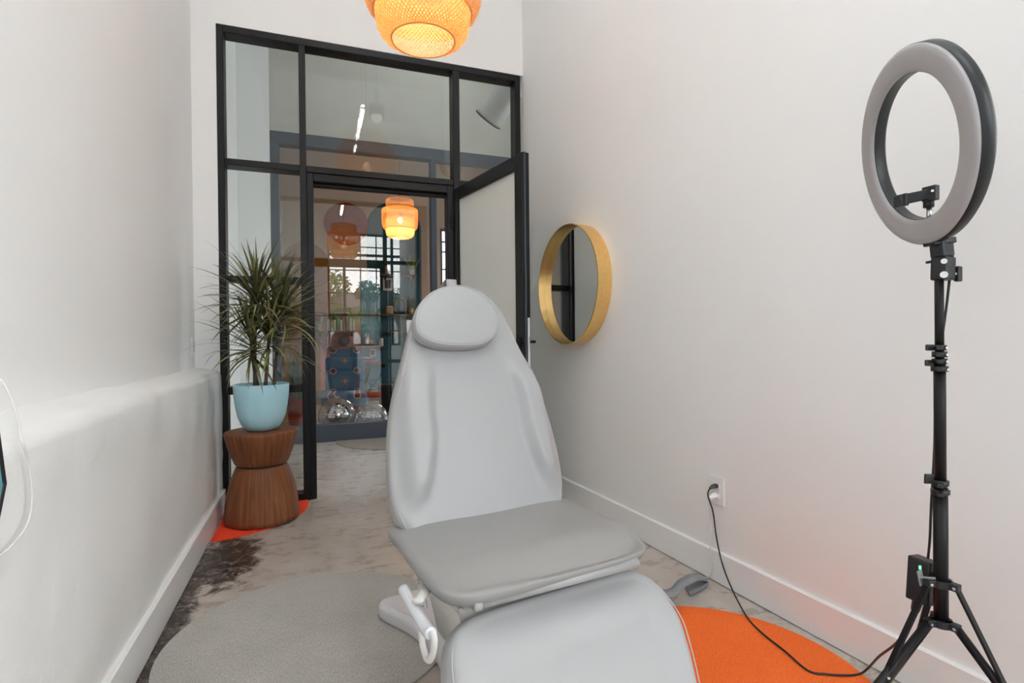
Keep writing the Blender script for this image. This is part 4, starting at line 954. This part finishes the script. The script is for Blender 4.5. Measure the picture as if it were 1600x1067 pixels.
# plants and pots of the far room
def snake(name, label, loc, h, n, mat='foliage', pot='terracotta', pr_=.12, ph=.22):
    t = thing(name, label, 'plant', loc); obj('pot', lathe([(0, 0), (pr_*.75, 0), (pr_, ph), (pr_*.93, ph), (pr_*.85, ph*.85), (0, ph*.85)], 24), pot, t)
    for i in range(n):
        a = i*2.4; rr = .05; l = h*random.uniform(.6, 1); dx, dy = math.cos(a), math.sin(a); ps = [(rr*dx, rr*dy, ph*.8), (rr*1.8*dx, rr*1.8*dy, ph+l*.5), (rr*3.4*dx, rr*3.4*dy, ph+l)]
        obj('leaf', tube(spline(ps, 4), [.014, .02, .026, .03, .03, .028, .022, .014, .002], 6, flat=.3), mat, t, smooth=True)
    return t
snake('snake_plant', 'tall snake plant standing behind the blue printed chair', (.62, 8.1, 0), .62, 9)
snake('leafy_plant', 'dark leafy plant in terracotta pot left of the blue chair', (-.16, 6.75, 0), .5, 14, 'foliage', 'terracotta', .16, .38)
snake('shelf_fern', 'green fern in dark pot near the right end of the teal wall', (1.62, 9.6, 0), .9, 16, 'foliage', 'lamp_grey', .16, .45)
snake('trailing_plant', 'pale green plant standing on the teal arch shelf end', (itemx(645), SYI, zE), .3, 10, 'foliage_bright', 'paper_tan', .06, .1)
t = thing('floor_bin', 'black square bin on the floor of the far room', 'bin', tuple(onz(612, 655, 0).xy)+(0,)); obj('body', frustum([V(p) for p in ((-.13, -.13, 0), (.13, -.13, 0), (.13, .13, 0), (-.13, .13, 0))], [V(p) for p in ((-.16, -.16, .45), (.16, -.16, .45), (.16, .16, .45), (-.16, .16, .45))], .006), 'black_plastic', t); obj('lid', box((-.165, -.165, .45), (.165, .165, .47), .006), 'black_plastic', t)
tag(obj('floor_cushion', lathe([(0, 0), (.42, 0), (.46, .03), (.46, .08), (.42, .11), (0, .12)], 40), 'red_rug', None, (1.15, 9.9, 0), True), 'low dark red round cushion at the foot of the far wall', 'cushion')
tag(obj('woven_mat', box((-.6, -.55, 0), (.75, .75, .01), .004, 1), 'rug_beige', None, (1.4, 8.4, .0005)), 'brown woven mat on the far room floor', 'mat')

# ------------------------------------------------------------------ outside the back window
tag(obj('ground', box((-45, -60, -.20), (45, 45, -.125)), 'street'), 'grey street ground outside the windows', 'ground', kind='structure')
def tree(label, px, py, Y, rx, rz, mat, n=1500, ground=-.125):
    c = at(px, py, 2*YG-Y); c = V((c.x, Y, c.z)); t = thing('street_tree', label, 'tree', (c.x, Y, ground), group='trees outside the back window')
    top = c.z-ground
    obj('trunk', tube(spline([(0, 0, 0), (.1, 0, top*.4), (-.05, .05, top*.9)], 5), [.14-.008*i for i in range(11)], 8), 'bark', t, smooth=True)
    for i in range(6): a = i*1.05; obj('branch', tube([(0, 0, top*.5+.1*i), (rx*.6*math.cos(a), rx*.6*math.sin(a), top+rz*.3*math.sin(i*2))], [.05, .01], 6), 'bark', t)
    bm = bmesh.new()
    for i in range(n):
        while True:
            p = V((random.uniform(-1, 1), random.uniform(-1, 1), random.uniform(-1, 1)))
            if .25 < p.length < 1 and noise.noise(p*2.2+V((px, 0, 0)))*.9 > -.28+.35*(p.length-.6): break
        q = V((p.x*rx, p.y*rx, p.z*rz+top)); s = random.uniform(.05, .12); M = Matrix.Translation(q) @ Matrix.Rotation(random.uniform(0, 6.28), 4, V((random.gauss(0, 1), random.gauss(0, 1), random.gauss(0, 1))).normalized())
        vs_ = [bm.verts.new(M @ V(v)) for v in ((-s, 0, 0), (0, -s*.5, 0), (s, 0, 0), (0, s*.5, 0))]; bm.faces.new(vs_)
    o = obj('crown', bm, mat, t); o['kind'] = 'stuff'; return t
tree('tall bushy tree outside the left part of the back window', 522, 448, -13.5, .75, .75, 'foliage_bright', 800)
tree('thin dark tree outside the middle of the back window', 576, 456, -9.0, .50, .45, 'foliage', 420)
tree('low bright shrub tree under the tall bushy tree', 530, 496, -7.0, .62, .45, 'foliage_bright', 900)
tree('low pale green shrub tree outside the middle panes', 566, 500, -11.0, .85, .55, 'foliage_bright', 1000)
tree('distant tree outside the right end of the back window', 622, 472, -17.5, 1.0, .8, 'foliage', 700)
hs = thing('street_house', 'white house across the street outside the back window', 'house', (4.2, -22, -.125))
obj('wall', box((-4, -2, 0), (3, 2, 2.6)), 'house_wall', hs); obj('roof', frustum([V(p) for p in ((-4.3, -2.3, 2.6), (3.3, -2.3, 2.6), (3.3, 2.3, 2.6), (-4.3, 2.3, 2.6))], [V(p) for p in ((-3, -.1, 4.0), (2, -.1, 4.0), (2, .1, 4.0), (-3, .1, 4.0))], 0), 'roof_dark', hs)
for x0 in (-3, -1, 1.2): obj('window', box((x0, 1.98, 1.0), (x0+.9, 2.03, 2.1)), 'black_plastic', hs)
